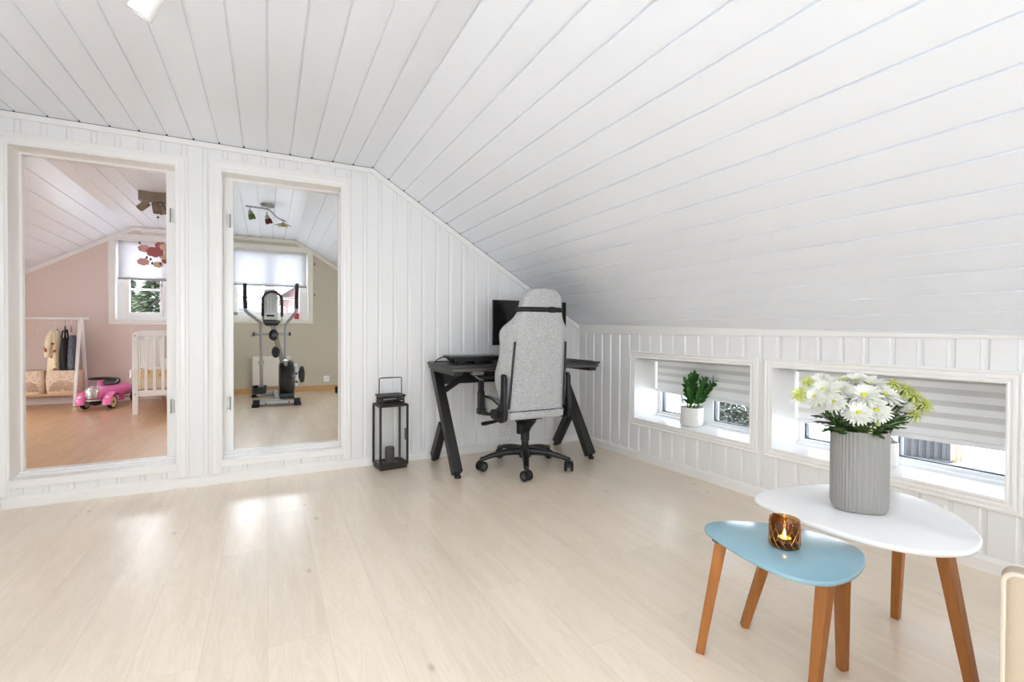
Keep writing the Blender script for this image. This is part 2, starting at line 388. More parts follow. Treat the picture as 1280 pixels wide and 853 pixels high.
# ---- mouldings round openings
CAS = [(0, .015), (0, 0), (.08, -.003), (.2, -.003), (.28, .002), (.36, .002), (.46, -.001), (.62, -.001), (.70, .003), (.80, .003), (.88, -.001), (1, .001), (1, .015)]
def mould(mb, corners, P, width, closed=True, pr=CAS):
    """corners: function inset -> list of (a,z); P(a,depth,z)"""
    rings = [[P(a, d, z) for a, z in corners(u*width)] for u, d in pr]
    n = len(rings[0]); vs = [v for r in rings for v in r]; fs = []
    for i in range(len(rings)-1):
        for k in range(n if closed else n-1):
            k2 = (k+1) % n; fs.append((i*n+k, i*n+k2, (i+1)*n+k2, (i+1)*n+k))
    mb.add(vs, fs)
def door(name, o, iL, iR, iT, iB, zt_out, front, threshold, stopL, stopR, stopT, hinge_side):
    mb = MB(); P = lambda a, d, z: (a, D+d, z)
    mould(mb, lambda u: [(o[0]+u, .071), (o[0]+u, zt_out-u), (o[1]-u, zt_out-u), (o[1]-u, .071)], P, .074, closed=False)
    e = D+.18
    # jamb lining
    mb.box(iL-.02, iL, D+.004, e, .11, iT+.02); mb.box(iR, iR+.02, D+.004, e, .11, iT+.02); mb.box(iL, iR, D+.004, e, iT, iT+.02)
    # stepped sill: front board with a rounded nose, and the threshold behind it
    mb.box(iL-.008, iR+.008, D-.012, D+.10, front-.045, front-.006); mb.box(iL-.008, iR+.008, D-.004, D+.10, front-.012, front)
    mb.box(iL, iR, D+.09, e+.004, front-.03, threshold-.012); mb.box(iL, iR, D+.12, e+.006, threshold-.016, threshold)
    # rebate frame that the door leaf closes against
    mb.box(iL-.001, stopL, e-.035, e+.002, threshold-.01, stopT); mb.box(stopR, iR+.001, e-.035, e+.002, threshold-.01, stopT); mb.box(iL-.001, iR+.001, e-.035, e+.002, stopT, iT+.005)
    o_ = struct(mb.build(name, M['trim'], bevel=.0015))
    for z in (1.83, .53):
        h = MB(); x = (stopR+iR)/2 if hinge_side > 0 else (stopL+iL)/2
        h.box(x-.009, x+.011, e-.0385, e-.034, z-.045, z+.045); h.tube([(x-.011*hinge_side, e-.041, z-.048), (x-.011*hinge_side, e-.041, z+.048)], .004, 8)
        for dz in (-.03, 0, .03): h.tube([(x+.002, e-.040, z+dz), (x+.002, e-.037, z+dz)], .003, 8)
        h.build('hinge', M['steel'], o_)
    return o_
door('door_1', (-1.415, -.467), -1.34, -.54, 2.13, .165, 2.20, .165, .187, -1.327, -.609, 2.115, 1)
door('door_2', (-.352, .569), -.277, .503, 2.135, .165, 2.215, .160, .187, -.218, .494, 2.117, -1)

# ---- knee-wall windows
def knee_window(name, a, b, panes):
    mb = MB(); z0, z1 = WZ
    mould(mb, lambda u: [(a+u, z0+u), (a+u, z1-u), (b-u, z1-u), (b-u, z0+u)], lambda y, d, z: KW(y, d, z), CW, pr=CAS[:-1])
    ia, ib, iz0, iz1 = a+CW, b-CW, z0+CW, z1-CW
    kbox(mb, ia-.006, ia, .002, .40, iz0-.006, iz1+.006); kbox(mb, ib, ib+.006, .002, .40, iz0-.006, iz1+.006)
    kbox(mb, ia, ib, .002, .40, iz1, iz1+.006); kbox(mb, ia, ib, -.006, .40, iz0-.006, iz0+.006)
    o = struct(mb.build(name, M['trim'], ang=25))
    f = MB(); g = MB(); gl = MB(); pz0, pz1 = .377, iz1-.05
    f_n0, f_n1 = .275, .345
    ys = [ia]+[v for p in panes for v in p]+[ib]
    for i in range(0, len(ys), 2): kbox(f, ys[i], ys[i+1], f_n0, f_n1, iz0, iz1)
    for p, q in panes:
        kbox(f, p-.002, q+.002, f_n0+.0007, f_n1-.0007, iz0+.0005, pz0); kbox(f, p-.002, q+.002, f_n0+.0007, f_n1-.0007, pz1, iz1-.0005)
        t = .006
        kbox(g, p, q, f_n0+.012, f_n0+.04, pz0, pz0+t); kbox(g, p, q, f_n0+.012, f_n0+.04, pz1-t, pz1)
        kbox(g, p, p+t, f_n0+.012, f_n0+.04, pz0, pz1); kbox(g, q-t-.004, q, f_n0+.012, f_n0+.04, pz0, pz1)
        kbox(gl, p+.003, q-.003, f_n0+.024, f_n0+.028, pz0+.003, pz1-.003)
    kbox(f, ia, ib, f_n0-.03, f_n0+.002, iz0+.0008, iz0+.022)
    f.build('window_frame', M['pvc'], o, bevel=.004); g.build('gasket', M['gasket'], o); gl.build('glass', M['glass'], o, smooth=False)
    return o
knee_window('window_1', *wins[0], [(2.08, 2.512), (2.665, 3.02)])
knee_window('window_2', *wins[1], [(.88, 1.345), (1.50, 1.842)])
knee_window('window_3', *wins[2], [(-.33, .07), (.225, .63)])
def zebra_blind(name, a, b, zb, tilt, label, skew):
    t = thing(name, label, 'blind', KW((a+b)/2, .245, zb))
    ox, oy, oz = t.location
    mb = MB(); z1 = WZ[1]-CW-.002; per = .0625; z = z1; i = 0
    def pt(y, n, z):
        x, yy, zz = KW(y, n, z); return (x-ox, yy-oy, zz-oz)
    N = 12
    zbot = lambda y: zb+tilt*((y-a)/(b-a)-.5)
    rows = [(z1, 0)]
    while rows[-1][0] > zb+.05:
        rows.append((rows[-1][0]-(.034 if len(rows) % 2 == 0 else .0285), 1 if len(rows) % 2 else 0))
    rows[-1] = (zb+.022, rows[-1][1])
    cols = [a+.012+(b-a-.024)*k/N for k in range(N+1)]
    for r in range(len(rows)-1):
        vs = []
        for zz in (rows[r][0], rows[r+1][0]):
            for y in cols:
                f = max(0, (z1-zz)/(z1-zb)); vs.append(pt(y, .245+.006*math.sin(r*pi), zz+(zbot(y)-zb)*f))
        mb.add(vs, [(k, k+1, N+2+k, N+1+k) for k in range(N)], r % 2)
    o = mb.build('blind_fabric', [M['sheer'], M['blind']], t, smooth=False, fix=False)
    sm = o.modifiers.new('cloth', 'SOLIDIFY'); sm.thickness = .0015
    rb = MB()
    for k in range(N):
        y0, y1 = cols[k], cols[k+1]; za, zb_ = zbot(y0), zbot(y1)
        vs = [pt(y, n, zz+dz) for y, zz in ((y0, za), (y1, zb_)) for n, dz in ((.232, .0), (.232, .024), (.258, .024), (.258, .0))]
        rb.add(vs, [(3,2,1,0),(4,5,6,7),(0,1,5,4),(1,2,6,5),(2,3,7,6),(3,0,4,7)])
    rb.build('bottom_rail', M['pvc'], t)
    hb = MB(); vs = [pt(y, n, z) for y in (cols[0], cols[-1]) for n, z in ((.225, z1-.03), (.225, z1), (.265, z1), (.265, z1-.03))]
    hb.add(vs, [(3,2,1,0),(4,5,6,7),(0,1,5,4),(1,2,6,5),(2,3,7,6),(3,0,4,7)]); hb.build('head_rail', M['pvc'], t)
    return t
zebra_blind('window_blind', wins[0][0]+CW, wins[0][1]-CW, .540, .020, 'white striped blind half drawn in the low window behind the green potted plant', 0)
zebra_blind('window_blind', wins[1][0]+CW, wins[1][1]-CW, .495, -.02, 'white striped blind half drawn in the low window behind the flower vase', 0)

# ---- back windows (out of view, added to bring more daylight in)
for i, ((a, b), (c, d)) in enumerate(zip(bwins, bz)):
    f = MB(); y0, y1 = YB-.11, YB-.04; w = .06
    f.box(a, a+w, y0, y1, c, d); f.box(b-w, b, y0, y1, c, d); f.box(a+w, b-w, y0+.001, y1-.001, c, c+w); f.box(a+w, b-w, y0+.001, y1-.001, d-w, d)
    o = struct(f.build('window_%d' % (i+4), M['pvc'], bevel=.004)); g = MB(); g.box(a+w-.01, b-w+.01, YB-.08, YB-.076, c+w-.01, d-w+.01); g.build('glass', M['glass'], o, smooth=False)

# ------------------------------------------------------------------ far rooms
PX0, PX1, BX0, BX1 = -3.4, -.556, -.496, 2.3
mb = MB(); mb.box(PX0-.1, PX1+.03, D+.181, DG+.1, ZF-.1, ZF); struct(mb.build('floor_pink_room', M['oak'], smooth=False))
mb = MB(); mb.box(PX1+.03, BX1+.1, D+.181, DG+.1, ZF-.1, ZF); struct(mb.build('floor_beige_room', M['beech'], smooth=False))
PRX, BRX = -1.495, .362
def far_ceiling(name, xr, sgn, xflat, xend, org):
    mb = MB(); y0, y1 = D+.18, DG+.05
    a0, a1 = min(xr, xflat), max(xr, xflat)
    strips(mb, prof(a0, a1, org, PW, CEILB), lambda a, d: (a, y0, HF+d), lambda a, d: (a, y1, HF+d))
    mb.box(a0-.05, a1+.05, y0, y1, HF+.0115, HF+.15)
    n = abs(xend-xr)/ca+.1
    P = lambda t, d: (xr+sgn*(t*ca+d*sa), HF-t*sa+d*ca)
    strips(mb, prof(0, n, 0, SW, SLOPB), lambda a, d: (P(a, d)[0], y0, P(a, d)[1]), lambda a, d: (P(a, d)[0], y1, P(a, d)[1]))
    q = [P(-.03, .0115), P(n, .0115), P(n, .16), P(-.03, .16)]
    mb.add([(x, y0, z) for x, z in q]+[(x, y1, z) for x, z in q], [(0,1,2,3),(7,6,5,4),(0,4,5,1),(1,5,6,2),(2,6,7,3),(3,7,4,0)])
    struct(mb.build(name, M['ceil'], smooth=False, fix=False))
    t = MB(); q = [P(-.0, -.003), P(n, -.003), P(n, -.05), P(-.0, -.05)]
    t.add([(x, DG-.014, z) for x, z in q]+[(x, DG+.002, z) for x, z in q], [(3,2,1,0),(4,5,6,7),(0,1,5,4),(1,2,6,5),(2,3,7,6),(3,0,4,7)])
    t.box(a0, a1, DG-.0147, DG+.001, HF-.0505, HF-.0034)
    return t
t = far_ceiling('ceiling_pink_room', PRX, -1, PX1, PX0, PRX); struct(t.build('trim_4', M['trim']))
t = far_ceiling('ceiling_beige_room', BRX, 1, BX0, BX1, BRX)
struct(t.build('trim_5', mat('beige_trim', lin(222,216,204), .4)))
mb = MB(); mb.box(PX0, PX1, DG-.006, DG+.002, HF-.004, HF+.006); mb.box(BX0, BX1, DG-.006, DG+.002, HF-.004, HF+.006)  # dark strips painting the shade between ceiling and gable trim
struct(mb.build('gap_shade_6', M['gap'], smooth=False))
mb = MB(); mb.box(PX1, BX0, D+.17, DG+.1, 0, 2.6); struct(mb.build('wall_middle', M['trim'], smooth=False))
# gable walls with windows
PWN = (-1.663, -.72, 1.174, 2.165); BWN = (-.46, .517, 1.208, 2.165)
def gable(name, x0, x1, w, m):
    mb = MB(); y0, y1 = DG, DG+.22; mb.box(x0, w[0], y0, y1, -.1, 2.7); mb.box(w[1], x1, y0, y1, -.1, 2.7); mb.box(w[0], w[1], y0, y1, -.1, w[2]); mb.box(w[0], w[1], y0, y1, w[3], 2.7)
    return struct(mb.build(name, m, smooth=False))
gable('wall_pink_gable', PX0-.1, (PX1+BX0)/2, PWN, M['pink']); gable('wall_beige_gable', (PX1+BX0)/2, BX1+.1, BWN, M['beige'])
# side walls with unseen low windows added to brighten the far rooms
def sidewall(name, x0, x1, m, w):
    mb = MB(); mb.box(x0, x1, D+.17, w[0], 0, 1.6); mb.box(x0, x1, w[1], DG+.1, 0, 1.6); mb.box(x0, x1, w[0], w[1], 0, w[2]); mb.box(x0, x1, w[0], w[1], w[3], 1.6)
    return struct(mb.build(name, m, smooth=False))
SWN = (4.9, 6.3, .38, 1.02)
sidewall('wall_pink_side', PX0-.15, PX0, M['pink'], SWN); sidewall('wall_beige_side', BX1, BX1+.15, M['beige'], SWN)
k = 10
for nm, xx in (('window_7', PX0-.08), ('window_8', BX1+.08)):
    f = MB(); y0, y1, z0, z1 = SWN
    for a, b, c, d in ((y0, y0+.06, z0, z1), (y1-.06, y1, z0, z1), (y0, y1, z0, z0+.06), (y0, y1, z1-.06, z1), ((y0+y1)/2-.04, (y0+y1)/2+.04, z0, z1)): f.box(xx-.03, xx+.03, a, b, c, d)
    o = struct(f.build(nm, M['pvc'])); g = MB(); g.box(xx-.002, xx+.002, y0+.05, y1-.05, z0+.05, z1-.05); g.build('glass', M['glass'], o, smooth=False)
mb = MB(); skirt(mb, lambda a, d, z: (a, DG-.018+d, ZF+z), PX0, PX1, .07); struct(mb.build('baseboard_pink', M['trim']))
mb = MB(); skirt(mb, lambda a, d, z: (a, DG-.018+d, ZF+z), BX0, BX1, .075); struct(mb.build('baseboard_beige', M['oaktrim']))
M['cream_trim'] = mat('cream_trim', lin(232,228,218), .35)
def gable_window(name, w, tm, sashes, bar):
    x0, x1, z0, z1 = w; mb = MB()
    o = [x0-.066, x1+.066, z0-.055, z1+.07]
    mould(mb, lambda u: [(o[0]+u, o[2]+u), (o[0]+u, min(o[3], HF-.055)-u), (o[1]-u, min(o[3], HF-.055)-u), (o[1]-u, o[2]+u)], lambda a, d, z: (a, DG+d-.014, z), .062)
    for a, b, c, d in ((x0-.004, x0+.003, z0, z1), (x1-.003, x1+.004, z0, z1), (x0, x1, z0-.004, z0+.003), (x0, x1, z1-.003, z1+.004)): mb.box(a, b, DG-.01, DG+.215, c, d)
    ob = struct(mb.build(name, tm, ang=25)); f = MB(); g = MB(); gk = MB()
    y0, y1 = DG+.11, DG+.18; zb = z0+.05; zt = z1-.04
    f.box(x0, x1, y0+.001, y1-.001, z0+.0005, zb); f.box(x0, x1, y0+.001, y1-.001, zt, z1-.0005); xs = [x0]+[v for s in sashes for v in s]+[x1]
    for i in range(0, len(xs), 2): f.box(xs[i], xs[i+1], y0, y1, z0, z1)
    for a, b in sashes:
        q = .037
        for A, B, C, E, dy in ((a, a+q, zb+.001, zt-.001, 0), (b-q, b, zb+.001, zt-.001, 0), (a+.0007, b-.0007, zb+.0015, zb+q+.015, .001), (a+.0007, b-.0007, zt-q, zt-.0015, .001)): f.box(A, B, y0-.012+dy, y1-.02-dy, C, E)
        f.box(a+q, b-q, y0+.01, y1-.03, bar-.013, bar+.013)
        g.box(a+q-.005, b-q+.005, y0+.03, y0+.034, zb+.045, zt-q+.005)
    f.build('window_frame', M['pvc'], ob, bevel=.003); g.build('glass', M['glass'], ob, smooth=False)
    return ob
o9 = gable_window('window_9', PWN, M['trim'], [(-1.582, -1.195), (-1.145, -.78)], 1.566)
o10 = gable_window('window_10', BWN, M['cream_trim'], [(-.40, .0), (.06, .44)], 1.51)
h = MB(); h.beam((-1.205, DG+.09, 1.70), (-1.205, DG+.09, 1.60), .012, .014, (0,1,0)); h.beam((-1.205, DG+.085, 1.615), (-1.26, DG+.085, 1.66), .012, .012, (0,1,0)); h.build('window_handle', M['steel'], o9)
M['roller'] = mat('roller_fabric', lin(246,247,250), .9, var=.01, trans=.20)
def roller(x0, x1, zb, zt, label, yy):
    t = thing('roller_blind', label, 'blind', ((x0+x1)/2, yy, zt)); w = (x1-x0)/2; n = 16
    mb = MB(); H = zt-zb; ns = 9
    mb.add([(-w+2*w*i/n, .004*math.sin(i*.9)*(j/ns), -H*j/ns) for j in range(ns+1) for i in range(n+1)], [(j*(n+1)+i, j*(n+1)+i+1, (j+1)*(n+1)+i+1, (j+1)*(n+1)+i) for j in range(ns) for i in range(n)])
    o = mb.build('blind_fabric', M['roller'], t, fix=False); sm = o.modifiers.new('cloth', 'SOLIDIFY'); sm.thickness = .0012
    r = MB(); r.box(-w-.004, w+.004, -.009, .009, -H-.016, -H+.006); r.build('bottom_rail', M['silver'], t, bevel=.003)
    r = MB(); r.tube([(-w, .022, -.03), (w, .022, -.03)], .02, 14); r.build('roller_tube', M['pvc'], t)
    return t
roller(PWN[0]+.02, PWN[1]-.02, 1.692, PWN[3]-.004, 'white roller blind half lowered in the pink room window', DG+.05)
roller(BWN[0]+.02, BWN[1]-.02, 1.682, BWN[3]-.004, 'white roller blind half lowered in the beige room window', DG+.05)
def bw(mb, name, mats, parent, **k):
    """build from world coordinates under an unrotated thing"""
    l = Vector(parent.location); p = parent.parent
    while p is not None: l = l+p.location; p = p.parent
    mb.v = [(v[0]-l[0], v[1]-l[1], v[2]-l[2]) for v in mb.v]
    return mb.build(name, mats, parent, **k)
random.seed(7)
# ---- glowing paper globe out of view, added to fill the room with light
t = thing('fill_lamp', 'added fill lamp out of view, a round white paper globe beside the left wall', 'lamp', (-.90, .25, 1.45))
mb = MB(); mb.ell((0,0,0), (.26,.26,.26), 32, 18); mb.build('fill_globe', emit('fill_glow', (.86,.935,1,1), FILL_LAMP), t)
mb = MB(); mb.tube([(0,0,.25), (0,0,HC-1.45)], .004, 8); mb.lathe([(.05,HC-1.45-.02), (.05,HC-1.45)], 20); mb.build('cord', M['white'], t)

# ---- white ceiling spotlight at the top edge
t = thing('ceiling_spotlight', 'white cylinder spotlight tilted down from the panelled ceiling at the top edge', 'lamp', (-.335, 2.075, HC))
A = Vector((-.405, 2.12, 2.17)); ax = Vector((.44, -.24, .87)).normalized(); Q = ax.to_track_quat('Z', 'Y').to_matrix().to_4x4()
mb = MB(); mb.lathe([(.0335,.012), (.036,0), (.039,.001), (.039,.105), (.034,.112), (0,.112)], 32, A, M=Q, cap=False); mb.lathe([(.0335,.012), (0,.013)], 32, A, M=Q, cap=False); bw(mb, 'lamp_head', M['white'], t)
mb = MB(); mb.lathe([(0,.0125), (.031,.0125)], 24, A-ax*.002, M=Q, cap=False); bw(mb, 'diffuser', M['glass_thin'], t)
mb = MB(); mb.tube([A+ax*.1, A+ax*.135, (-.335,2.075,HC-.02)], .009, 10); bw(mb, 'arm', M['white'], t)
mb = MB(); mb.lathe([(0,-.022), (.045,-.022), (.05,-.018), (.05,0)], 28, cap=False); mb.build('mounting_plate', M['white'], t)

# ---- black iron lantern and its candle
LC = Vector((.845, 3.695, 0)); LR = R_(6)
t = thing('floor_lantern', 'tall black iron glass lantern standing on the floor against the white boarded wall', 'lantern', LC, LR)
hx, hy, H = .105, .085, .49; e = .0075
mb = MB(); mb.box(-hx, hx, -hy, hy, .0, .022); mb.box(-hx-.004, hx+.004, -hy-.004, hy+.004, .022, .032); mb.build('base', M['iron'], t, bevel=.0015)
mb = MB()
for sx in (-1, 1):
    for sy in (-1, 1): mb.box(sx*hx-e, sx*hx+e, sy*hy-e, sy*hy+e, .03, H)
for sx in (-1, 1): mb.box(sx*hx-e, sx*hx+e, -hy, hy, H-.014, H); mb.box(sx*hx-e, sx*hx+e, -hy, hy, .03, .044)
for sy in (-1, 1): mb.box(-hx, hx, sy*hy-e, sy*hy+e, H-.014, H); mb.box(-hx, hx, sy*hy-e, sy*hy+e, .03, .044)
mb.build('frame', M['iron'], t, bevel=.001)
mb = MB(); g = .0015
mb.box(-hx+e, hx-e, -hy-g, -hy+g, .044, H-.014); mb.box(-hx+e, hx-e, hy-g, hy+g, .044, H-.014); mb.box(-hx-g, -hx+g, -hy+e, hy-e, .044, H-.014); mb.box(hx-g, hx+g, -hy+e, hy-e, .044, H-.014)
mb.build('glass_panel', M['glass_thin'], t, smooth=False)
mb = MB(); a, b = .082, .064
for sx in (-1, 1):
    for sy in (-1, 1): mb.box(sx*a-.006, sx*a+.006, sy*b-.006, sy*b+.006, H+.006, H+.06)
mb.box(-hx, hx, -hy, hy, H-.002, H+.004)
for z in (H+.004, H+.030): 
    for sx in (-1, 1): mb.box(sx*a-.004, sx*a+.004, -b, b, z, z+.01); 
    for sy in (-1, 1): mb.box(-a, a, sy*b-.004, sy*b+.004, z, z+.01)
mb.build('chimney', M['iron'], t, bevel=.001)
mb = MB(); mb.box(-.097, .097, -.077, .077, H+.060, H+.072); mb.box(-.092, .092, -.072, .072, H+.054, H+.060); mb.build('roof', M['iron'], t, bevel=.002)
mb = MB(); mb.tube([(-.088,0,H+.03), (-.088,0,H+.195), (-.082,0,H+.2), (.082,0,H+.2), (.088,0,H+.195), (.088,0,H+.03)], .0038, 8); mb.build('handle', M['iron'], t)
for z in (.12, .38):
    mb = MB(); mb.tube([(-hx-.004, -hy-.006, z-.02), (-hx-.004, -hy-.006, z+.02)], .005, 8); mb.build('hinge', M['iron'], t)
mb = MB(); mb.box(hx+e, hx+e+.008, -.03, .0, .20, .29); mb.tube([(hx+e+.012, -.02, .24), (hx+e+.012, -.02, .28)], .004, 8); mb.build('latch', M['iron'], t)
c0 = Vector((LC.x-.005, LC.y+.0, .0325))
t = thing('glass_dish', 'small clear square glass dish under the candle in the lantern', 'dish', c0)
mb = MB(); mb.loft([[(math.copysign(w, x), math.copysign(w, y), z) for x, y in ((-1,-1),(1,-1),(1,1),(-1,1))] for w, z in ((.042,0),(.052,.006),(.052,.009),(.042,.004))]); mb.build('dish', M['glass_thin'], t, bevel=.001)
t = thing('pillar_candle', 'dark grey pillar candle standing inside the black lantern', 'candle', c0+Vector((0,0,.005)))
mb = MB(); mb.lathe([(.034,0), (.036,.004), (.036,.108), (.033,.118), (.02,.117), (0,.112)], 28, cap=False); mb.lathe([(.034,0),(0,0)], 28, cap=False); mb.build('wax', M['candle'], t)
mb = MB(); mb.tube([(0,0,.111), (.002,0,.122)], .0012, 6); mb.build('wick', M['rubber'], t)

# ---- wall sockets
def socket(loc, label, w=.085, n=2):
    t = thing('wall_socket', label, 'socket', loc); mb = MB(); mb.box(-w*n/2*.6-.012, w*n/2*.6+.012, -.012, 0, -.043, .043); mb.build('cover_plate', M['pvc'], t, bevel=.003)
    for k in range(n):
        x = (k-(n-1)/2)*.047
        mb = MB(); Mx = Matrix.Rotation(pi/2, 4, 'X')
        mb.lathe([(.0205,0), (.0195,.002), (.0185,.0005), (.0165,-.006), (0,-.006)], 22, (x,-.0125,0), M=Mx, cap=False); mb.build('socket_insert', mat('socket_insert', lin(150,148,143), .5), t)
        mb = MB()
        for dx in (-.0085, .0085): mb.tube([(x+dx, -.0075, 0), (x+dx, -.0055, 0)], .0032, 8)
        mb.box(x-.003, x+.003, -.012, -.006, -.018, -.014); mb.build('pin_holes', M['rubber'], t)
    return t
socket((1.871, WB-.0005, .140), 'white double wall socket low on the wall behind the office chair')
socket((.765, DG-.0005, .352), 'white wall socket above the oak skirting in the beige room', .085, 1)

# ---- desk
DX = 1.79; DZ = .808
t = thing('gaming_desk', 'black desk with slanted metal legs standing in the corner against the wall', 'desk', (DX, 3.45, 0))
poly = [(1.155,3.74), (1.115,3.62), (1.150,3.16), (1.20,3.13), (1.36,3.13), (1.46,3.19), (2.12,3.19), (2.22,3.13), (2.40,3.13), (2.445,3.16), (2.475,3.62), (2.44,3.74)]
mb = MB(); mb.prism(poly, DZ-.018, DZ); bw(mb, 'desk_top', M['black'], t, bevel=.004)
mb = MB(); q = [(DX+(x-DX)*.985, 3.45+(y-3.45)*.97) for x, y in poly]; mb.prism(q, DZ-.045, DZ-.0185); bw(mb, 'edge_frame', mat('edge_band', lin(70,68,66), .5), t, bevel=.003)
for x in (1.21, 2.385):
    mb = MB(); mb.beam((x,3.715,DZ-.045), (x,3.205,.03), .075, .07, (1,0,0)); bw(mb, 'leg', M['black'], t, bevel=.006)
    mb = MB(); mb.beam((x,3.515,.33), (x,3.725,.03), .07, .06, (1,0,0)); bw(mb, 'leg', M['black'], t, bevel=.006)
    mb = MB(); mb.box(x-.035, x+.035, 3.18, 3.70, DZ-.075, DZ-.045); bw(mb, 'side_rail', M['black'], t, bevel=.003)
    for y in (3.195, 3.735):
        mb = MB(); mb.lathe([(.022,0), (.024,.004), (.024,.018), (.012,.02), (.012,.04)], 16, (x, y, 0)); bw(mb, 'levelling_foot', M['rubber'], t)
mb = MB(); mb.box(1.24, 2.355, 3.655, 3.69, .625, .715); bw(mb, 'crossbar', M['black'], t, bevel=.004)
for s in (1, -1):
    xo = 1.21 if s > 0 else 2.385
    mb = MB(); mb.beam((xo+s*.03, 3.63, .565), (xo+s*.27, 3.665, .70), .03, .04); bw(mb, 'brace', M['black'], t, bevel=.003)
mb = MB(); mb.box(1.30, 1.385, 3.135, 3.20, DZ-.07, DZ-.045); mb.tube([(1.31,3.12,DZ-.075), (1.34,3.10,DZ-.10), (1.375,3.12,DZ-.105)], .006, 8); bw(mb, 'headphone_hook', mat('hook_grey', lin(95,92,90), .5), t, bevel=.002)
# things on the desk
t = thing('laptop', 'closed dark grey laptop lying on a black stand at the left end of the desk', 'laptop', (1.40, 3.42, DZ+.037), R_(0))
def rbox(w, d, z0, z1, r=.012, n=4):
    mb = MB(); P = []
    for cx, cy, a0 in ((w-r, d-r, 0), (-w+r, d-r, 90), (-w+r, -d+r, 180), (w-r, -d+r, 270)):
        for k in range(n+1): a = R_(a0+90*k/n); P.append((cx+r*math.cos(a), cy+r*math.sin(a)))
    mb.prism(P, z0, z1); return mb
rbox(.185, .128, 0, .013).build('base', M['blackp'], t, bevel=.0015); rbox(.185, .128, .0145, .022).build('lid', mat('laptop_lid', lin(62,62,64), .3, .4), t, bevel=.002)
mb = MB(); mb.tube([(-.15,.127,.0135), (.15,.127,.0135)], .0045, 8); mb.build('hinge_bar', M['blackp'], t)
t = thing('laptop_stand', 'low black laptop stand under the closed laptop', 'stand', (1.40, 3.42, DZ))
mb = MB()
for y in (-.095, .02, .09): mb.box(-.16, .16, y-.012, y+.012, .018, .036)
bw2 = mb.build('tray', M['blackp'], t, bevel=.003)
for x in (-.13, 0, .13):
    mb = MB(); mb.box(x-.015, x+.015, -.10, .10, 0, .0175); mb.build('foot', M['rubber'], t, bevel=.004)
t = thing('charger_cable', 'black cable looping off the left end of the desk beside the laptop', 'cable', (1.17, 3.5, DZ))
mb = MB(); mb.tube([Vector(p) for p in spline([(1.235,3.40,DZ+.030), (1.17,3.36,DZ+.055), (1.13,3.40,DZ+.035), (1.135,3.50,DZ+.0045), (1.19,3.58,DZ+.0045), (1.30,3.60,DZ+.0045)], 8, False)], .004, 8); bw(mb, 'cable', M['rubber'], t)
t = thing('keyboard', 'black keyboard on the desk, mostly behind the chair', 'keyboard', (1.83, 3.29, DZ))
mb = MB(); mb.prism([(-.07,0),(.07,0),(.07,.026),(-.07,.012)], -.22, .22, M=Matrix(((0,0,1,0),(1,0,0,0),(0,1,0,0),(0,0,0,1)))); mb.build('case', M['blackp'], t, bevel=.003)
mb = MB()
for r in range(5):
    for k in range(14):
        x = -.205+.0295*k; y = -.052+.026*r; z = .014+.0026*r; mb.box(x-.0125+.0125, x+.0125+.0125, y-.011, y+.011, z, z+.011)
mb.build('keycaps', M['rubber'], t, bevel=.002)
t = thing('game_controller', 'black game controller beside the keyboard on the desk', 'controller', (1.60, 3.52, DZ+.0))
mb = MB(); mb.loft([[(x*sx, y*sy, z) for x, y in [(math.cos(2*pi*k/16), math.sin(2*pi*k/16)) for k in range(16)]] for sx, sy, z in ((.05,.03,.004),(.075,.05,.012),(.08,.055,.03),(.06,.04,.042))])
for s in (-1, 1): mb.ell((s*.062, -.045, .02), (.024,.05,.02), 14, 8)
mb.build('body', M['blackp'], t)
for s in (-1, 1):
    mb = MB(); mb.lathe([(.006,.036),(.006,.05),(.011,.052),(.011,.057),(0,.057)], 14, (s*.03, -.01, 0)); mb.build('thumb_stick', M['rubber'], t)
# monitor
t = thing('computer_monitor', 'black flat monitor standing on the desk behind the chair', 'monitor', (1.95, 3.45, DZ))
mb = MB(); mb.box(1.60, 2.30, 3.45, 3.465, .941, 1.306); mb.box(1.70, 2.20, 3.465, 3.49, 1.0, 1.25); bw(mb, 'housing', M['blackp'], t, bevel=.003)
mb = MB(); mb.box(1.606, 2.294, 3.4485, 3.4505, .960, 1.300); bw(mb, 'screen', M['screen'], t)
mb = MB(); mb.box(1.92, 1.98, 3.475, 3.505, DZ+.008, 1.12); bw(mb, 'stand_neck', M['blackp'], t, bevel=.003)
mb = MB(); mb.box(1.84, 2.06, 3.43, 3.60, DZ, DZ+.01); bw(mb, 'stand_base', M['blackp'], t, bevel=.003)
t = thing('mouse_pad', 'thin dark mouse pad on the free end of the desk beside the window wall', 'mouse pad', (2.31, 3.33, DZ))
mb = MB(); mb.box(-.12, .10, -.13, .15, 0, .004); mb.build('pad', M['rubber'], t, bevel=.0015)

# ---- office chair
CX, CY = 1.755, 2.96
t = thing('office_chair', 'light grey fabric high-back gaming chair on a black five-star base before the desk', 'chair', (1.775, 3.225, 0))
rows = [(.474,3.005,.232,.235,.09,.09),(.50,3.003,.236,.245,.11,.10),(.58,3.0,.233,.262,.15,.10),(.70,2.99,.229,.285,.185,.10),(.77,2.982,.225,.283,.175,.10),(.86,2.97,.219,.268,.15,.10),(.95,2.955,.212,.27,.145,.10),(1.02,2.945,.207,.288,.14,.10),(1.06,2.94,.203,.286,.135,.10),(1.10,2.933,.193,.255,.125,.10),(1.14,2.927,.178,.200,.11,.10),(1.18,2.922,.168,.176,.10,.10),(1.22,2.917,.163,.168,.09,.095),(1.28,2.91,.158,.163,.085,.09),(1.325,2.906,.140,.146,.08,.085),(1.352,2.908,.105,.112,.065,.07),(1.362,2.918,.06,.064,.045,.05)]
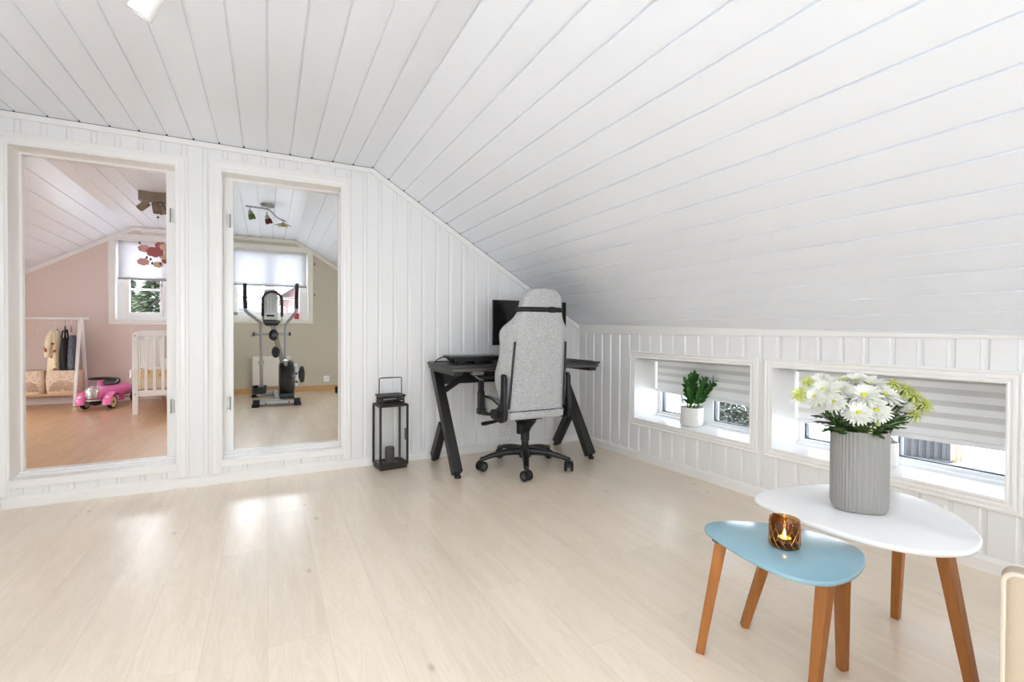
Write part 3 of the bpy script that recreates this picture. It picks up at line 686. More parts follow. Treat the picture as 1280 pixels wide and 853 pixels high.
def ring(z, y, wb, ww, vw, th):
    h = [(0,-.006),(wb*.5,-.004),(wb*.86,.0),(wb,.012),(wb+(ww-wb)*.55,vw*.35),(ww,vw*.72),(ww*.985,vw*.95),(ww*.92,vw*1.02),(ww*.84,vw*.94),(wb*.66,th),(wb*.3,th-.008),(0,th-.01)]
    L = [(-a, b) for a, b in h[1:-1]][::-1]
    return [(CX+a, y+b, z) for a, b in h]+[(CX+a, y+b, z) for a, b in L]
mb = MB(); mb.loft([ring(*r) for r in rows]); bk = bw(mb, 'backrest', M['chair'], t, sub=2)
mb = MB(); yb = lambda z: 3.003-(z-.48)*.105
for s in (-1, 1):
    mb2 = MB(); mb2.tube([(CX+s*(.231-.04*(z-.5)), yb(z)+.004, z) for z in (.50,.6,.7,.8,.9,.98)], .0085, 8); bw(mb2, 'edge_trim', M['blackp'], bk and t)
mb = MB(); mb.tube([(CX-.232,2.998,.477), (CX-.12,2.994,.477), (CX+.12,2.994,.477), (CX+.232,2.998,.477)], .004, 8); bw(mb, 'back_seam', M['rubber'], t)
# strap with buckle, head pillow
def srow(z):
    for a, b in zip(rows, rows[1:]):
        if a[0] <= z <= b[0]:
            f = (z-a[0])/(b[0]-a[0]); return [p+(q-p)*f for p, q in zip(a, b)]
mb = MB(); R1 = []
for z in (1.192, 1.226):
    r = srow(z); r = [z, r[1]-.004, r[2]+.005, r[3]+.006, r[4]+.01, r[5]+.01]; R1.append(ring(*r))
for k, o_ in ((0, .0), (1, 0)): pass
mb.loft(R1, cap=False); so = bw(mb, 'pillow_strap', M['rubber'], t, ang=60); m_ = so.modifiers.new('webbing', 'SOLIDIFY'); m_.thickness = .003; m_.offset = 1
mb = MB(); mb.box(CX+.035, CX+.085, 2.897, 2.906, 1.188, 1.230); mb.box(CX+.045, CX+.075, 2.893, 2.898, 1.195, 1.223); bw(mb, 'strap_buckle', M['blackp'], t, bevel=.002)
mb = MB(); mb.loft([[(CX+a*sx, 3.035+b*sy, z) for a, b in [(math.cos(2*pi*k/18), math.sin(2*pi*k/18)) for k in range(18)]] for sx, sy, z in ((.08,.02,1.145),(.125,.04,1.165),(.14,.05,1.22),(.13,.042,1.27),(.08,.02,1.295))]); bw(mb, 'head_pillow', M['chair'], t, sub=1)
# seat
def srect(z, y0, y1, w, r=.05):
    P = []
    for cx, cy, a0 in ((w-r, y1-r, 0), (-w+r, y1-r, 90), (-w+r, y0+r, 180), (w-r, y0+r, 270)):
        for k in range(4): a = R_(a0+90*k/3); P.append((CX+cx+r*math.cos(a), cy+r*math.sin(a), z))
    return P
mb = MB(); mb.loft([srect(.418,3.0,3.46,.22), srect(.424,2.988,3.49,.238), srect(.468,2.985,3.50,.242), srect(.505,3.02,3.50,.235), srect(.515,3.06,3.46,.20)]); bw(mb, 'seat', M['chair'], t, ang=60)
for s in (-1, 1):
    mb = MB(); xo = CX+s*.235
    secs = []
    for y, h0, h1, wd in ((3.05,.43,.50,.05),(3.12,.425,.53,.075),(3.25,.425,.555,.08),(3.38,.425,.56,.08),(3.47,.43,.545,.07),(3.505,.45,.52,.04)):
        secs.append([(xo+s*wd*.5*a, y, (h0+h1)/2+(h1-h0)/2*b) for a, b in [(math.copysign(abs(math.cos(2*pi*k/14))**.6, math.cos(2*pi*k/14)), math.copysign(abs(math.sin(2*pi*k/14))**.6, math.sin(2*pi*k/14))) for k in range(14)]])
    mb.loft(secs); bw(mb, 'seat_bolster', M['chair'], t, sub=1)
    mb = MB(); mb.tube([(xo+s*.035, 3.08, .515), (xo+s*.039, 3.2, .549), (xo+s*.039, 3.38, .557), (xo+s*.033, 3.48, .54)], .006, 8); bw(mb, 'bolster_piping', M['rubber'], t)
    # recliner bracket
    mb = MB(); Mx = Matrix(((0,0,1,CX+s*.268-.014),(1,0,0,0),(0,1,0,0),(0,0,0,1)))
    mb.prism([(3.20,.405),(3.235,.44),(3.20,.475),(3.12,.49),(3.06,.53),(3.045,.60),(3.040,.735),(3.025,.75),(3.0,.745),(2.985,.72),(2.985,.56),(2.975,.47),(2.99,.415),(3.05,.395)], 0, .028, M=Mx); br = bw(mb, 'recliner_bracket', M['blackp'], t, bevel=.005)
    mb = MB(); mb.lathe([(.026,0), (.026,.012), (.02,.016), (0,.016)], 18, (CX+s*.282, 3.05, .455), M=Matrix.Rotation(s*pi/2, 4, 'Y')); bw(mb, 'pivot_cover', M['rubber'], br)
    # armrest
    xa = CX+s*.315
    mb = MB(); mb.loft([[(xa+a*sx, 3.28+b*sy, z) for a, b in [(math.copysign(abs(math.cos(2*pi*k/20))**.5, math.cos(2*pi*k/20)), math.copysign(abs(math.sin(2*pi*k/20))**.5, math.sin(2*pi*k/20))) for k in range(20)]] for sx, sy, z in ((.04,.115,.700),(.05,.13,.706),(.05,.13,.722),(.042,.12,.728))]); bw(mb, 'armrest_pad', M['rubber'], t)
    mb = MB(); mb.beam((xa,3.31,.44), (xa,3.31,.60), .05, .034, (0,1,0)); mb.beam((xa,3.31,.59), (xa,3.31,.70), .042, .028, (0,1,0)); mb.beam((xa, 3.31, .425), (xa, 3.31, .470), .062, .046, (0,1,0)); bw(mb, 'armrest_post', M['blackp'], t, bevel=.006)
    mb = MB(); mb.beam((xa, 3.31, .432), (CX+s*.12, 3.27, .405), .06, .022); bw(mb, 'armrest_bracket', M['blackp'], t, bevel=.004)
# mechanism, gas lift
mb = MB(); mb.box(1.68, 1.87, 3.12, 3.38, .385, .417); mb.loft([[(1.775+a*w, 3.225+b*d, z) for a, b in [(math.cos(2*pi*k/16), math.sin(2*pi*k/16)) for k in range(16)]] for w, d, z in ((.036,.036,.275),(.05,.06,.315),(.075,.11,.36),(.08,.12,.388))]); bw(mb, 'tilt_mechanism', M['blackp'], t, bevel=.003)
mb = MB(); mb.lathe([(.026,-.04), (.03,-.035), (.03,.035), (.026,.04)], 18, (1.70, 3.16, .32)); bw(mb, 'tension_knob', M['rubber'], t)
mb = MB(); mb.tube([(1.66,3.2,.395), (1.50,3.16,.392)], .007, 10); mb.loft([[(x, 3.155-.0+a*w, .392+b*h-(1.5-x)*.10) for a, b in [(math.cos(2*pi*k/12), math.sin(2*pi*k/12)) for k in range(12)]] for x, w, h in ((1.505,.012,.01),(1.47,.02,.012),(1.42,.026,.014),(1.385,.024,.014),(1.378,.014,.008))]); bw(mb, 'tilt_lever', M['blackp'], t)
mb = MB(); mb.lathe([(.0,.09), (.028,.09), (.028,.21), (.034,.212), (.034,.285)], 22, (1.775, 3.225, 0), cap=False); mb.lathe([(.02,.21),(.02,.30)], 18, (1.775, 3.225, 0)); bw(mb, 'gas_lift', M['blackp'], t)
mb = MB(); mb.lathe([(0,.075), (.044,.08), (.048,.10), (.046,.15), (.036,.168), (0,.17)], 24, (1.775, 3.225, 0), cap=False)
ends = []
for k in range(5):
    a = R_(-117+72*k); dr = Vector((math.cos(a), math.sin(a), 0)); c = Vector((1.775, 3.225, 0)); sd = Vector((-dr.y, dr.x, 0)); secs = []
    for r_, zt, th, wd in ((.03,.158,.06,.07),(.10,.155,.050,.062),(.18,.146,.042,.054),(.26,.130,.036,.046),(.33,.108,.030,.040),(.36,.095,.02,.03)):
        p = c+dr*r_; secs.append([tuple(p+sd*(wd/2*math.copysign(abs(ca_)**.6, ca_))+Vector((0,0,zt-th/2+th/2*math.copysign(abs(sa_)**.6, sa_)))) for ca_, sa_ in [(math.cos(2*pi*j/12), math.sin(2*pi*j/12)) for j in range(12)]])
    mb.loft(secs); ends.append((c+dr*.345, a))
bw(mb, 'star_base', M['blackp'], t, ang=50)
for k, (p, a) in enumerate(ends):
    tw = [R_(20), R_(-30), R_(75), R_(60), R_(-80)][k]; al = tw
    Mx = Matrix.Translation((p.x, p.y, .038)) @ Matrix.Rotation(al, 4, 'Z')
    mb = MB()
    mb.tube([Mx @ Vector((0,0,.03)), Mx @ Vector((0,0,.068))], .009, 10)
    # hood
    hood = [(math.cos(R_(q_))*.037, math.sin(R_(q_))*.037) for q_ in range(-10, 200, 15)]
    mb.prism(hood, -.011, .011, M=Mx @ Matrix(((0,0,1,0),(1,0,0,0),(0,1,0,0),(0,0,0,1))))
    cs = bw(mb, 'caster', M['blackp'], t)
    for s in (-1, 1):
        mb = MB(); mb.lathe([(0,-.010), (.030,-.010), (.036,-.007), (.038,-.002), (.038,.006), (.034,.010), (.024,.011), (.022,.009), (0,.010)], 22, cap=False, M=Mx @ Matrix.Translation((s*.0225,0,0)) @ Matrix.Rotation(s*pi/2, 4, 'Y')); bw(mb, 'wheel', M['rubber'], cs)
        mb = MB(); mb.lathe([(.020,.0095), (.018,.0125), (.009,.0125), (.008,.011), (0,.011)], 18, cap=False, M=Mx @ Matrix.Translation((s*.0225,0,0)) @ Matrix.Rotation(s*pi/2, 4, 'Y')); bw(mb, 'wheel_cap', mat('caster_cap', lin(70,70,70), .4), cs)

# ---- coffee tables
def table(name, label, out, zt, th, m, legs, cx, cy):
    t = thing(name, label, 'table', (cx, cy, 0)); P = [(p.x, p.y) for p in spline([(x, y, 0) for x, y in out], 4)]
    mb = MB(); e = .004
    def off(f): return [(cx+(x-cx)*f, cy+(y-cy)*f) for x, y in P]
    mb.loft([[(x, y, z) for x, y in off(f)] for f, z in ((.975,zt-th),(.99,zt-th+.001),(.9985,zt-th+.005),(1.0,zt-th*.5),(.9985,zt-.004),(.992,zt-.0005),(.985,zt))]); bw(mb, 'table_top', m, t, ang=50)
    for a, b in legs:
        mb = MB(); a = Vector(a); b = Vector(b); mb.beam(a, b, .036, .036, ((b-a).cross(Vector((cx,cy,0))-b)), w2=.026, h2=.026); bw(mb, 'leg', M['legwood'], t, bevel=.003)
        mb = MB(); mb.lathe([(.03,0),(.03,.006)], 18, (a.x, a.y, zt-th-.0065)); bw(mb, 'leg_plate', M['iron'], t)
    return t
WOUT = [(1.587,1.137),(1.669,1.161),(1.781,1.159),(1.909,1.130),(1.985,1.097),(2.068,1.037),(2.118,.955),(2.118,.86),(2.062,.757),(1.975,.67),(1.902,.62),(1.847,.596),(1.781,.583),(1.724,.584),(1.673,.602),(1.619,.635),(1.575,.697),(1.547,.766),(1.533,.854),(1.530,.937),(1.540,1.023),(1.556,1.095)]
BOUT = [(1.299,1.113),(1.337,1.131),(1.383,1.125),(1.44,1.10),(1.515,1.045),(1.58,.961),(1.603,.867),(1.596,.804),(1.563,.763),(1.516,.737),(1.455,.717),(1.383,.707),(1.326,.711),(1.283,.728),(1.25,.766),(1.235,.825),(1.237,.91),(1.256,1.01),(1.275,1.078)]
table('coffee_table', 'white triangular coffee table with wooden legs under the grey vase', WOUT, .45, .018, M['tabwhite'],
      [((1.60,1.04,.434), (1.514,1.12,.0)), ((2.015,.87,.434), (2.062,.902,0)), ((1.76,.655,.434), (1.762,.575,0))], 1.80, .88)
table('coffee_table', 'smaller blue triangular coffee table with wooden legs under the amber candle holder', BOUT, .40, .014, M['tabblue'],
      [((1.30,1.045,.388), (1.263,1.095,0)), ((1.37,.762,.388), (1.402,.81,0)), ((1.545,.815,.388), (1.598,.838,0))], 1.41, .90)
# ---- vase
VC = (1.788, .893, .45); VA = R_(-47)
t = thing('flower_vase', 'grey ribbed oval stoneware vase standing on the white coffee table', 'vase', VC, VA)
def vring(a, b, z, fl=0, n=352):
    o_ = []
    for k in range(n):
        q = 2*pi*k/n; c_, s_ = math.cos(q), math.sin(q); r_ = 1+fl*math.cos(44*q)
        o_.append((a*r_*math.copysign(abs(c_)**.78, c_), b*r_*math.copysign(abs(s_)**.78, s_), z))
    return o_
va, vb = .081, .056; Hv = .272
mb = MB(); mb.loft([vring(va*.80,vb*.74,0), vring(va*.9,vb*.86,.002), vring(va*.965,vb*.95,.010,.006), vring(va*.995,vb*.99,.024,.022), vring(va,vb,.04,.025), vring(va,vb,Hv-.012,.025), vring(va,vb,Hv-.004,.012), vring(va*.99,vb*.985,Hv,.0), vring(va*.95,vb*.92,Hv-.001), vring(va*.94,vb*.91,Hv-.012), vring(va*.93,vb*.9,.03), vring(va*.7,vb*.7,.02)])
mb.build('body', M['vase'], t, ang=60)
# ---- chrysanthemums
def flower_head(r, kind, seed):
    rnd = random.Random(seed); mb = MB()
    lay = [(24,1.04,.02,-.16),(22,.92,.14,-.08),(19,.76,.30,-.02),(14,.54,.50,.05)] if kind == 0 else [(20,1.0,-.45,-.5),(18,.85,-.15,-.45),(16,.66,.25,-.3),(12,.44,.6,-.1)]
    for li, (n, l, el, droop) in enumerate(lay):
        for k in range(n):
            az = 2*pi*(k+.5*(li % 2)+rnd.uniform(-.2,.2))/n; L = r*l*rnd.uniform(.88,1.08); W = r*(.128 if kind == 0 else .07)*rnd.uniform(.85,1.15); e0 = el+rnd.uniform(-.12,.12); rows_ = []
            d = Vector((math.cos(az), math.sin(az), 0)); sd = Vector((-d.y, d.x, 0)); p = d*r*(.13+.03*li)+Vector((0,0,.003*li)); N_ = 4
            for j in range(N_+1):
                f = j/N_; w = W*(.55, .9, 1.0, .85, .28)[j]; ang = e0+droop*f*1.3
                q = p+Vector((0,0,-.0)); rows_.append((q-sd*w+Vector((0,0,w*.35)), Vector(q), q+sd*w+Vector((0,0,w*.35))))
                p = p+(d*math.cos(ang)+Vector((0,0,math.sin(ang))))*L/N_
            vs = [v for r_ in rows_ for v in r_]; fs = []
            for j in range(N_):
                for i in range(2): fs.append((j*3+i, j*3+i+1, j*3+i+4, j*3+i+3))
            mb.add(vs, fs)
    return mb
def lobed_leaf(mb, base, d, L, nrm):
    d = Vector(d).normalized(); n = Vector(nrm); s = d.cross(n).normalized(); n = s.cross(d); base = Vector(base)
    out = [(0,.03),(.18,.05),(.30,.22),(.36,.30),(.42,.14),(.52,.28),(.62,.36),(.66,.16),(.78,.20),(.86,.16),(1,0)]
    pts = [base+d*L*a+s*L*b+n*(L*.12*math.sin(a*3)-abs(b)*L*.25) for a, b in out]; pts2 = [base+d*L*a-s*L*b+n*(L*.12*math.sin(a*3)-abs(b)*L*.25) for a, b in out]; mid = [base+d*L*a+n*L*.12*math.sin(a*3) for a, b in out]
    k = len(out); vs = pts+mid+pts2; fs = [(i, i+1, k+i+1, k+i) for i in range(k-1)]+[(k+i, k+i+1, 2*k+i+1, 2*k+i) for i in range(k-1)]
    mb.add(vs, fs)
VW = Vector((1.788, .893, .45)); NK = Vector((1.788, .893, .705)); vax = Vector((math.cos(VA), math.sin(VA), 0)); vay = Vector((-vax.y, vax.x, 0))
def mum(pos, r, kind, label, seed, group, bud=False):
    rnd = random.Random(seed); P = Vector(pos); rel = P-NK
    fx = max(-.058, min(.058, rel.dot(vax)*.5)); fy = max(-.032, min(.032, rel.dot(vay)*.5))
    mouth = NK+vax*fx+vay*fy; foot = VW+vax*fx*.3+vay*fy*.3+Vector((0,0,.035))
    face = ((P-Vector((1.80,.91,.66))).normalized()+Vector((-.55,-.28,.25))*(.8 if kind == 0 else .25)).normalized()
    t = thing('chrysanthemum', label, 'flower', foot, 0, group); Q = face.to_track_quat('Z', 'Y').to_matrix().to_4x4()
    cpt = P-face*.035*(1 if not bud else .3)
    mb = MB(); pth = [foot, foot.lerp(mouth, .5), mouth, mouth.lerp(cpt, .5)+Vector((0,0,.012)), cpt, P-face*.002]; mb.tube([Vector(p) for p in spline(pth, 5, False)], .0026 if not bud else .0018, 7); bw(mb, 'stem', M['stem'], t)
    if bud:
        mb = MB(); mb.ell(P, (r,r,r*.9), 14, 9, M=Q); bw(mb, 'bud', M['petalg'], t)
        mb = MB(); mb.ell(P-face*r*.35, (r*1.02,r*1.02,r*.75), 12, 7, M=Q); bw(mb, 'sepals', M['stem'], t); return t
    mb = flower_head(r, kind, seed); mb.v = [Q @ Vector(v)+P for v in mb.v]; bw(mb, 'petals', M['petal' if kind == 0 else 'petalg'], t, fix=False, ang=70)
    mb = MB(); mb.ell(P+face*r*.10, (r*.22,r*.22,r*.14), 14, 8, M=Q)
    for k in range(26):
        a = k*2.4; q = math.sqrt(k/26)*r*.20; mb.ell(P+(Q.to_3x3() @ Vector((q*math.cos(a), q*math.sin(a), r*.22-q*.35))), (r*.03,)*3, 6, 4)
    bw(mb, 'flower_centre', M['centre'], t)
    mb = MB(); mb.lathe([(.003,-.03*r/.05), (r*.16,-.006), (r*.26,.0005)], 12, P, M=Q, cap=False); bw(mb, 'calyx', M['stem'], t)
    mb = MB(); nl = 6 if kind == 0 else 4
    for k in range(nl):
        f = (.06, .24, .45, .66, .12, .35)[k]; b = mouth.lerp(cpt, f)+Vector((0,0,.006)); o_ = (b-NK); o_.z = 0
        if o_.length < .01: o_ = vax*rnd.choice((-1,1))
        dd = o_.normalized()*rnd.uniform(.5,1)+Vector((rnd.uniform(-.7,.7), rnd.uniform(-.7,.7), rnd.uniform(-.2,.55))); lobed_leaf(mb, b, dd, rnd.uniform(.045,.072), (0,0,1))
    bw(mb, 'leaves', M['leaf'], t, fix=False, ang=80)
    return t
GW = 'white chrysanthemums in the grey vase'; GG = 'lime green chrysanthemums in the grey vase'; GB = 'flower buds at the rim of the grey vase'
WF = [((1.844,.896,.869),.059,'large white chrysanthemum at the very top of the vase bunch'),
 ((1.753,.864,.841),.051,'large white chrysanthemum in the middle of the vase bunch, just below the top bloom'),
 ((1.753,.83,.798),.043,'white chrysanthemum lowest on the right of the front, over the vase rim'),
 ((1.693,.85,.792),.038,'white chrysanthemum facing down low in front, over the middle of the vase rim'),
 ((1.834,.845,.842),.048,'white chrysanthemum right of the large middle bloom, beside the lime flowers'),
 ((1.714,.918,.858),.038,'white chrysanthemum just left of the large middle bloom'),
 ((1.645,.931,.859),.043,'white chrysanthemum at the upper left front of the bunch'),
 ((1.609,.938,.838),.032,'white chrysanthemum farthest left on a bent stem, beside the lime flower'),
 ((1.645,.897,.823),.032,'small white chrysanthemum low on the left front, above dark leaves'),
 ((1.686,.966,.879),.038,'white chrysanthemum at the top left back of the bunch'),
 ((1.813,.923,.883),.040,'white chrysanthemum peeping out behind the top bloom'),
 ((1.623,.931,.809),.024,'smallest white chrysanthemum, half open, low at the left'),
 ((1.928,.841,.812),.030,'white chrysanthemum at the right under the lime flowers'),
 ((1.737,.906,.829),.030,'white chrysanthemum half hidden in the leaves behind the middle bloom')]
GF = [((1.638,.98,.884),.024,'lime chrysanthemum at the top left back of the bunch'),
 ((1.595,.979,.844),.032,'lime chrysanthemum hanging out farthest left'),
 ((1.919,.858,.875),.032,'highest lime chrysanthemum right of the top white bloom'),
 ((1.945,.833,.859),.035,'lime chrysanthemum second from the top on the right side'),
 ((1.960,.814,.835),.038,'lime chrysanthemum in the middle of the right side cluster'),
 ((1.980,.793,.808),.038,'lime chrysanthemum hanging out farthest right'),
 ((1.927,.797,.778),.032,'lowest lime chrysanthemum on the right'),
 ((1.773,.944,.881),.024,'small lime chrysanthemum at the back between two white blooms')]
for i, (p, r_, l) in enumerate(WF): mum(p, r_, 0, l, 100+i, GW)
for i, (p, r_, l) in enumerate(GF): mum(p, r_, 1, l, 200+i, GG)
mum((1.771,.832,.755), .009, 0, 'pale green flower bud standing above the vase rim', 301, GB, True)
mum((1.75,.843,.731), .008, 0, 'pale green flower bud resting on the vase rim', 302, GB, True)
# ---- candle holder
CH = Vector((1.402, .903, .40)); am = glassmat('amber_glass', (.74,.57,.39,1))
t = thing('candle_holder', 'amber cut-glass tealight holder on the blue coffee table', 'candle holder', CH)
mb = MB(); mb.lathe([(0,.002), (.036,.0), (.0405,.004), (.0415,.084), (.0405,.0855), (.0392,.084), (.038,.012), (0,.010)], 40, cap=False); mb.build('glass_cup', am, t)
mb = MB(); r_ = .0421
for k in range(12):
    a0 = 2*pi*k/12
    for s in (-1, 1): mb.tube([(r_*math.cos(a0+s*2*pi/12*f), r_*math.sin(a0+s*2*pi/12*f), .022+.040*f) for f in (0,.25,.5,.75,1)], .0011, 5)
    mb.tube([(r_*math.cos(a0+2*pi/24*f), r_*math.sin(a0+2*pi/24*f), .018-.012*math.sin(f*pi/2)) for f in (-1,-.5,0,.5,1)], .0011, 5)
    mb.tube([(r_*math.cos(a0), r_*math.sin(a0), .064), (r_*math.cos(a0), r_*math.sin(a0), .074)], .0009, 5)
mb.build('cut_pattern', mat('cut_amber', lin(150,104,56), .1, var=.05), t)
t = thing('tealight', 'burning tealight inside the amber candle holder', 'candle', CH+Vector((0,0,.0125)))
mb = MB(); mb.lathe([(0,0), (.0185,0), (.019,.015), (.0183,.015), (.018,.012)], 24, cap=False); mb.build('metal_cup', M['steel'], t)
mb = MB(); mb.lathe([(.0178,.003), (.0178,.0125), (0,.0115)], 24, cap=False); mb.build('wax', emit('glowing_wax', (1,.66,.30,1), 5), t)
mb = MB(); mb.tube([(0,0,.011), (.0005,0,.017)], .0007, 6); mb.build('wick', M['rubber'], t)
mb = MB(); mb.lathe([(0,.014), (.003,.017), (.0042,.021), (.0034,.028), (.0015,.035), (0,.040)], 14, cap=False); mb.build('flame', emit('flame', (1,.62,.22,1), 90), t)
# ---- sofa, its back to the viewpoint
t = thing('sofa', 'cream linen sofa, its piped back corner just entering the lower right corner', 'sofa', (1.175, .352, 0), R_(-73.1))
ZA = .622; W_ = 1.72
mb = MB(); mb.box(0, W_, 0, .04, .06, ZA); mb.build('backrest', M['cream'], t, bevel=.017, seg=6)
def pipe(y):
    pr = []
    for cx, a0 in ((W_-.017, 0), (.017, 90)):
        for k in range(7): a = R_(a0+90*k/6); pr.append((cx+.0155*math.cos(a), y, ZA-.017+.0155*math.sin(a)))
    return [(W_-.002, y, .07)]+pr+[(.002, y, .07)]
mb = MB(); mb.tube(pipe(.006), .0042, 8); mb.build('back_piping', M['piping'], t)
for x0_, x1_ in ((.0, .16), (W_-.16, W_)):
    mb = MB(); mb.box(x0_, x1_, .042, .62, .06, .44); mb.build('arm', M['cream'], t, bevel=.03, seg=4)
mb = MB(); mb.box(.162, W_-.162, .042, .60, .08, .24); mb.build('seat_base', M['cream'], t, bevel=.01)
for k in range(2):
    xa = .163+k*.698; mb = MB(); mb.box(xa, xa+.695, .21, .615, .242, .39); mb.build('seat_cushion', M['cream'], t, bevel=.04, seg=4)
    mb = MB(); mb.box(xa, xa+.695, .043, .19, .242, .46); mb.build('back_cushion', M['cream'], t, bevel=.05, seg=4)
for x in (.07, W_-.07):
    for y in (.05, .56): mb = MB(); mb.lathe([(.018,0), (.026,.06)], 14, (x, y, 0)); mb.build('foot', M['legwood'], t)
# ---- potted zz plant
PP = Vector(KW(2.60, .150, .341))
t = thing('potted_plant', 'green zz plant in a white round pot on the low window sill', 'plant', PP)
mb = MB(); mb.lathe([(0,0), (.076,0), (.082,.004), (.084,.012), (.084,.138), (.082,.142), (.079,.138), (.078,.115), (0,.115)], 40, cap=False); mb.build('pot', M['pot'], t)
mb = MB(); mb.lathe([(0,.128), (.04,.127), (.0785,.122)], 30, cap=False); mb.build('soil', M['soil'], t)
vr = Vector((.889,-.457,0)); vf = Vector((.457,.889,0)); up_ = Vector((0,0,1))
stems = [((-.012,.015),(-.03,.0,.240),9),((.03,-.01),(.155,-.02,.225),9),((.006,-.02),(.045,-.05,.22),8),((-.03,.0),(-.075,-.02,.20),6),((.02,.02),(.075,.03,.16),6),((0,.02),(.01,.03,.235),7),((-.01,-.02),(-.055,-.01,.13),4)]
for si, (b, e_, n) in enumerate(stems):
    base = vr*b[0]+vf*b[1]+up_*.12; tip = vr*e_[0]+vf*(e_[1]-.045)+up_*(.135+e_[2]); mid = base.lerp(tip, .5)+up_*.03-(tip-base)*.08
    c_ = [Vector(p) for p in spline([base, mid, tip], 8, False)]
    mb = MB(); mb.tube(c_, [.006-.004*k/len(c_) for k in range(len(c_))], 8); so = mb.build('stem', mat('zz_stem', lin(84,122,56), .4), t)
    mb = MB(); rnd = random.Random(40+si)
    for k in range(n):
        f = .22+.76*k/(n-1); i = min(len(c_)-2, int(f*(len(c_)-1))); p = c_[i].lerp(c_[i+1], f*(len(c_)-1)-i); d = (c_[i+1]-c_[i]).normalized()
        side = d.cross(vf).normalized()
        for s in ((-1, 1) if k < n-1 else (.15,)):
            dir_ = (d*.75+side*s*(.75-.35*f)+vf*rnd.uniform(-.45,.25)).normalized(); L = .068*(1-.25*abs(f-.55))*rnd.uniform(.85,1.1); W = L*.30; nr = (side*s*-.5+d-vf*1.2*rnd.uniform(.4,1)).normalized(); sx = dir_.cross(nr).normalized(); nr = sx.cross(dir_)
            out = [(0,.08),(.15,.6),(.4,1),(.65,.85),(.85,.45),(1,.02)]; k0 = len(out)
            A_ = [p+dir_*L*a+sx*W*w+nr*(L*.10*math.sin(a*2.6)+W*.25*w) for a, w in out]; B_ = [p+dir_*L*a-sx*W*w+nr*(L*.10*math.sin(a*2.6)+W*.25*w) for a, w in out]; C_ = [p+dir_*L*a+nr*L*.10*math.sin(a*2.6) for a, w in out]
            mb.add(A_+C_+B_, [(i, i+1, k0+i+1, k0+i) for i in range(k0-1)]+[(k0+i, k0+i+1, 2*k0+i+1, 2*k0+i) for i in range(k0-1)])
    mb.build('leaflets', M['zz'], so, fix=False, ang=80)
# ---- second pot behind the vase
PP = Vector(KW(1.352, .175, .341))
t = thing('potted_plant', 'leafy plant with brown stems in a white pot on the sill behind the flower vase', 'plant', PP)
mb = MB(); mb.lathe([(0,0), (.047,0), (.052,.004), (.054,.012), (.055,.124), (.053,.128), (.050,.124), (.049,.105), (0,.105)], 36, cap=False); mb.build('pot', M['pot'], t)
mb = MB(); mb.lathe([(0,.114), (.03,.113), (.0495,.109)], 24, cap=False); mb.build('soil', M['soil'], t)
for si, e_ in enumerate(((.03,.0,.23),(-.02,.01,.25),(.055,-.01,.20),(-.05,0,.21))):
    base = vr*(.012*(si-1.5))+up_*.108; tip = vr*e_[0]+vf*e_[1]+up_*(.11+e_[2]); c_ = [Vector(p) for p in spline([base, base.lerp(tip,.5)+up_*.01, tip], 6, False)]
    mb = MB(); mb.tube(c_, [.004-.002*k/len(c_) for k in range(len(c_))], 8); so = mb.build('stem', mat('brown_stem', lin(110,78,56), .6), t)
    mb = MB(); rnd = random.Random(70+si)
    for k in range(10): p = c_[int(4+k*.8) % len(c_)]; lobed_leaf(mb, p, Vector((rnd.uniform(-1,1), rnd.uniform(-1,1), rnd.uniform(-.1,.8))), rnd.uniform(.03,.05), (0,0,1))
    mb.build('leaves', M['leaf'], so, fix=False, ang=80)

# ================================================================== beige room
t = thing('elliptical_trainer', 'silver and black elliptical trainer standing before the beige room window', 'exercise machine', (.10, 6.5, ZF))
M['grip'] = mat('foam_grip', lin(52,38,36), .75, var=.12, scale=60)
def cap_tube(name, y, x0, x1, z, r, m):
    mb = MB(); mb.tube([(x0, y, z), (x1, y, z)], r, 18); o = bw(mb, name, m, t)
    for s, x in ((-1, x0), (1, x1)):
        mb = MB(); mb.tube([(x-s*.045, y, z), (x+s*.02, y, z), (x+s*.026, y, z)], [r*1.13, r*1.13, r*.9], 18); mb.box(x-.035, x+.035, y-r, y+r, z-r-.006, z-r*.4); bw(mb, 'end_cap', M['rubber'], o)
    return o
cap_tube('front_stabiliser', 6.10, -.125, .315, ZF+.044, .036, M['silver']); cap_tube('rear_stabiliser', 7.02, -.15, .275, ZF+.044, .034, M['silver'])
mb = MB(); mb.beam((.10,6.12,ZF+.06), (.09,7.0,ZF+.06), .05, .07); bw(mb, 'frame_rail', M['silver'], t, bevel=.006)
for x in (-.02, .22):
    mb = MB(); mb.tube([(x,6.066,ZF+.044), (x,6.061,ZF+.044)], .009, 10); bw(mb, 'bolt', M['rubber'], t)
# flywheel housing: a thick disc seen edge-on
mb = MB(); Mx = Matrix.Rotation(pi/2, 4, 'Y'); mb.lathe([(0,-.085),(.16,-.085),(.20,-.075),(.222,-.045),(.228,0),(.222,.045),(.20,.075),(.16,.085),(0,.085)], 44, (.205, 6.40, .475), cap=False, M=Mx); bw(mb, 'flywheel_housing', M['blackp'], t)
mb = MB(); mb.tube([(.205+.0*math.cos(a), 6.40+.2295*math.cos(a), .475+.2295*math.sin(a)) for a in [2*pi*k/40 for k in range(40)]], .004, 6, closed=True); mb.box(.12, .29, 6.165, 6.18, .495, .503); bw(mb, 'housing_seam', M['rubber'], t)
mb = MB(); mb.box(.125, .285, 6.24, 6.60, ZF+.05, ZF+.13); bw(mb, 'housing_foot', M['blackp'], t, bevel=.01)
mb = MB(); mb.beam((.175, 6.36, .61), (.052, 6.10, 1.12), .055, .045, (0,1,0)); bw(mb, 'mast', M['silver'], t, bevel=.006)
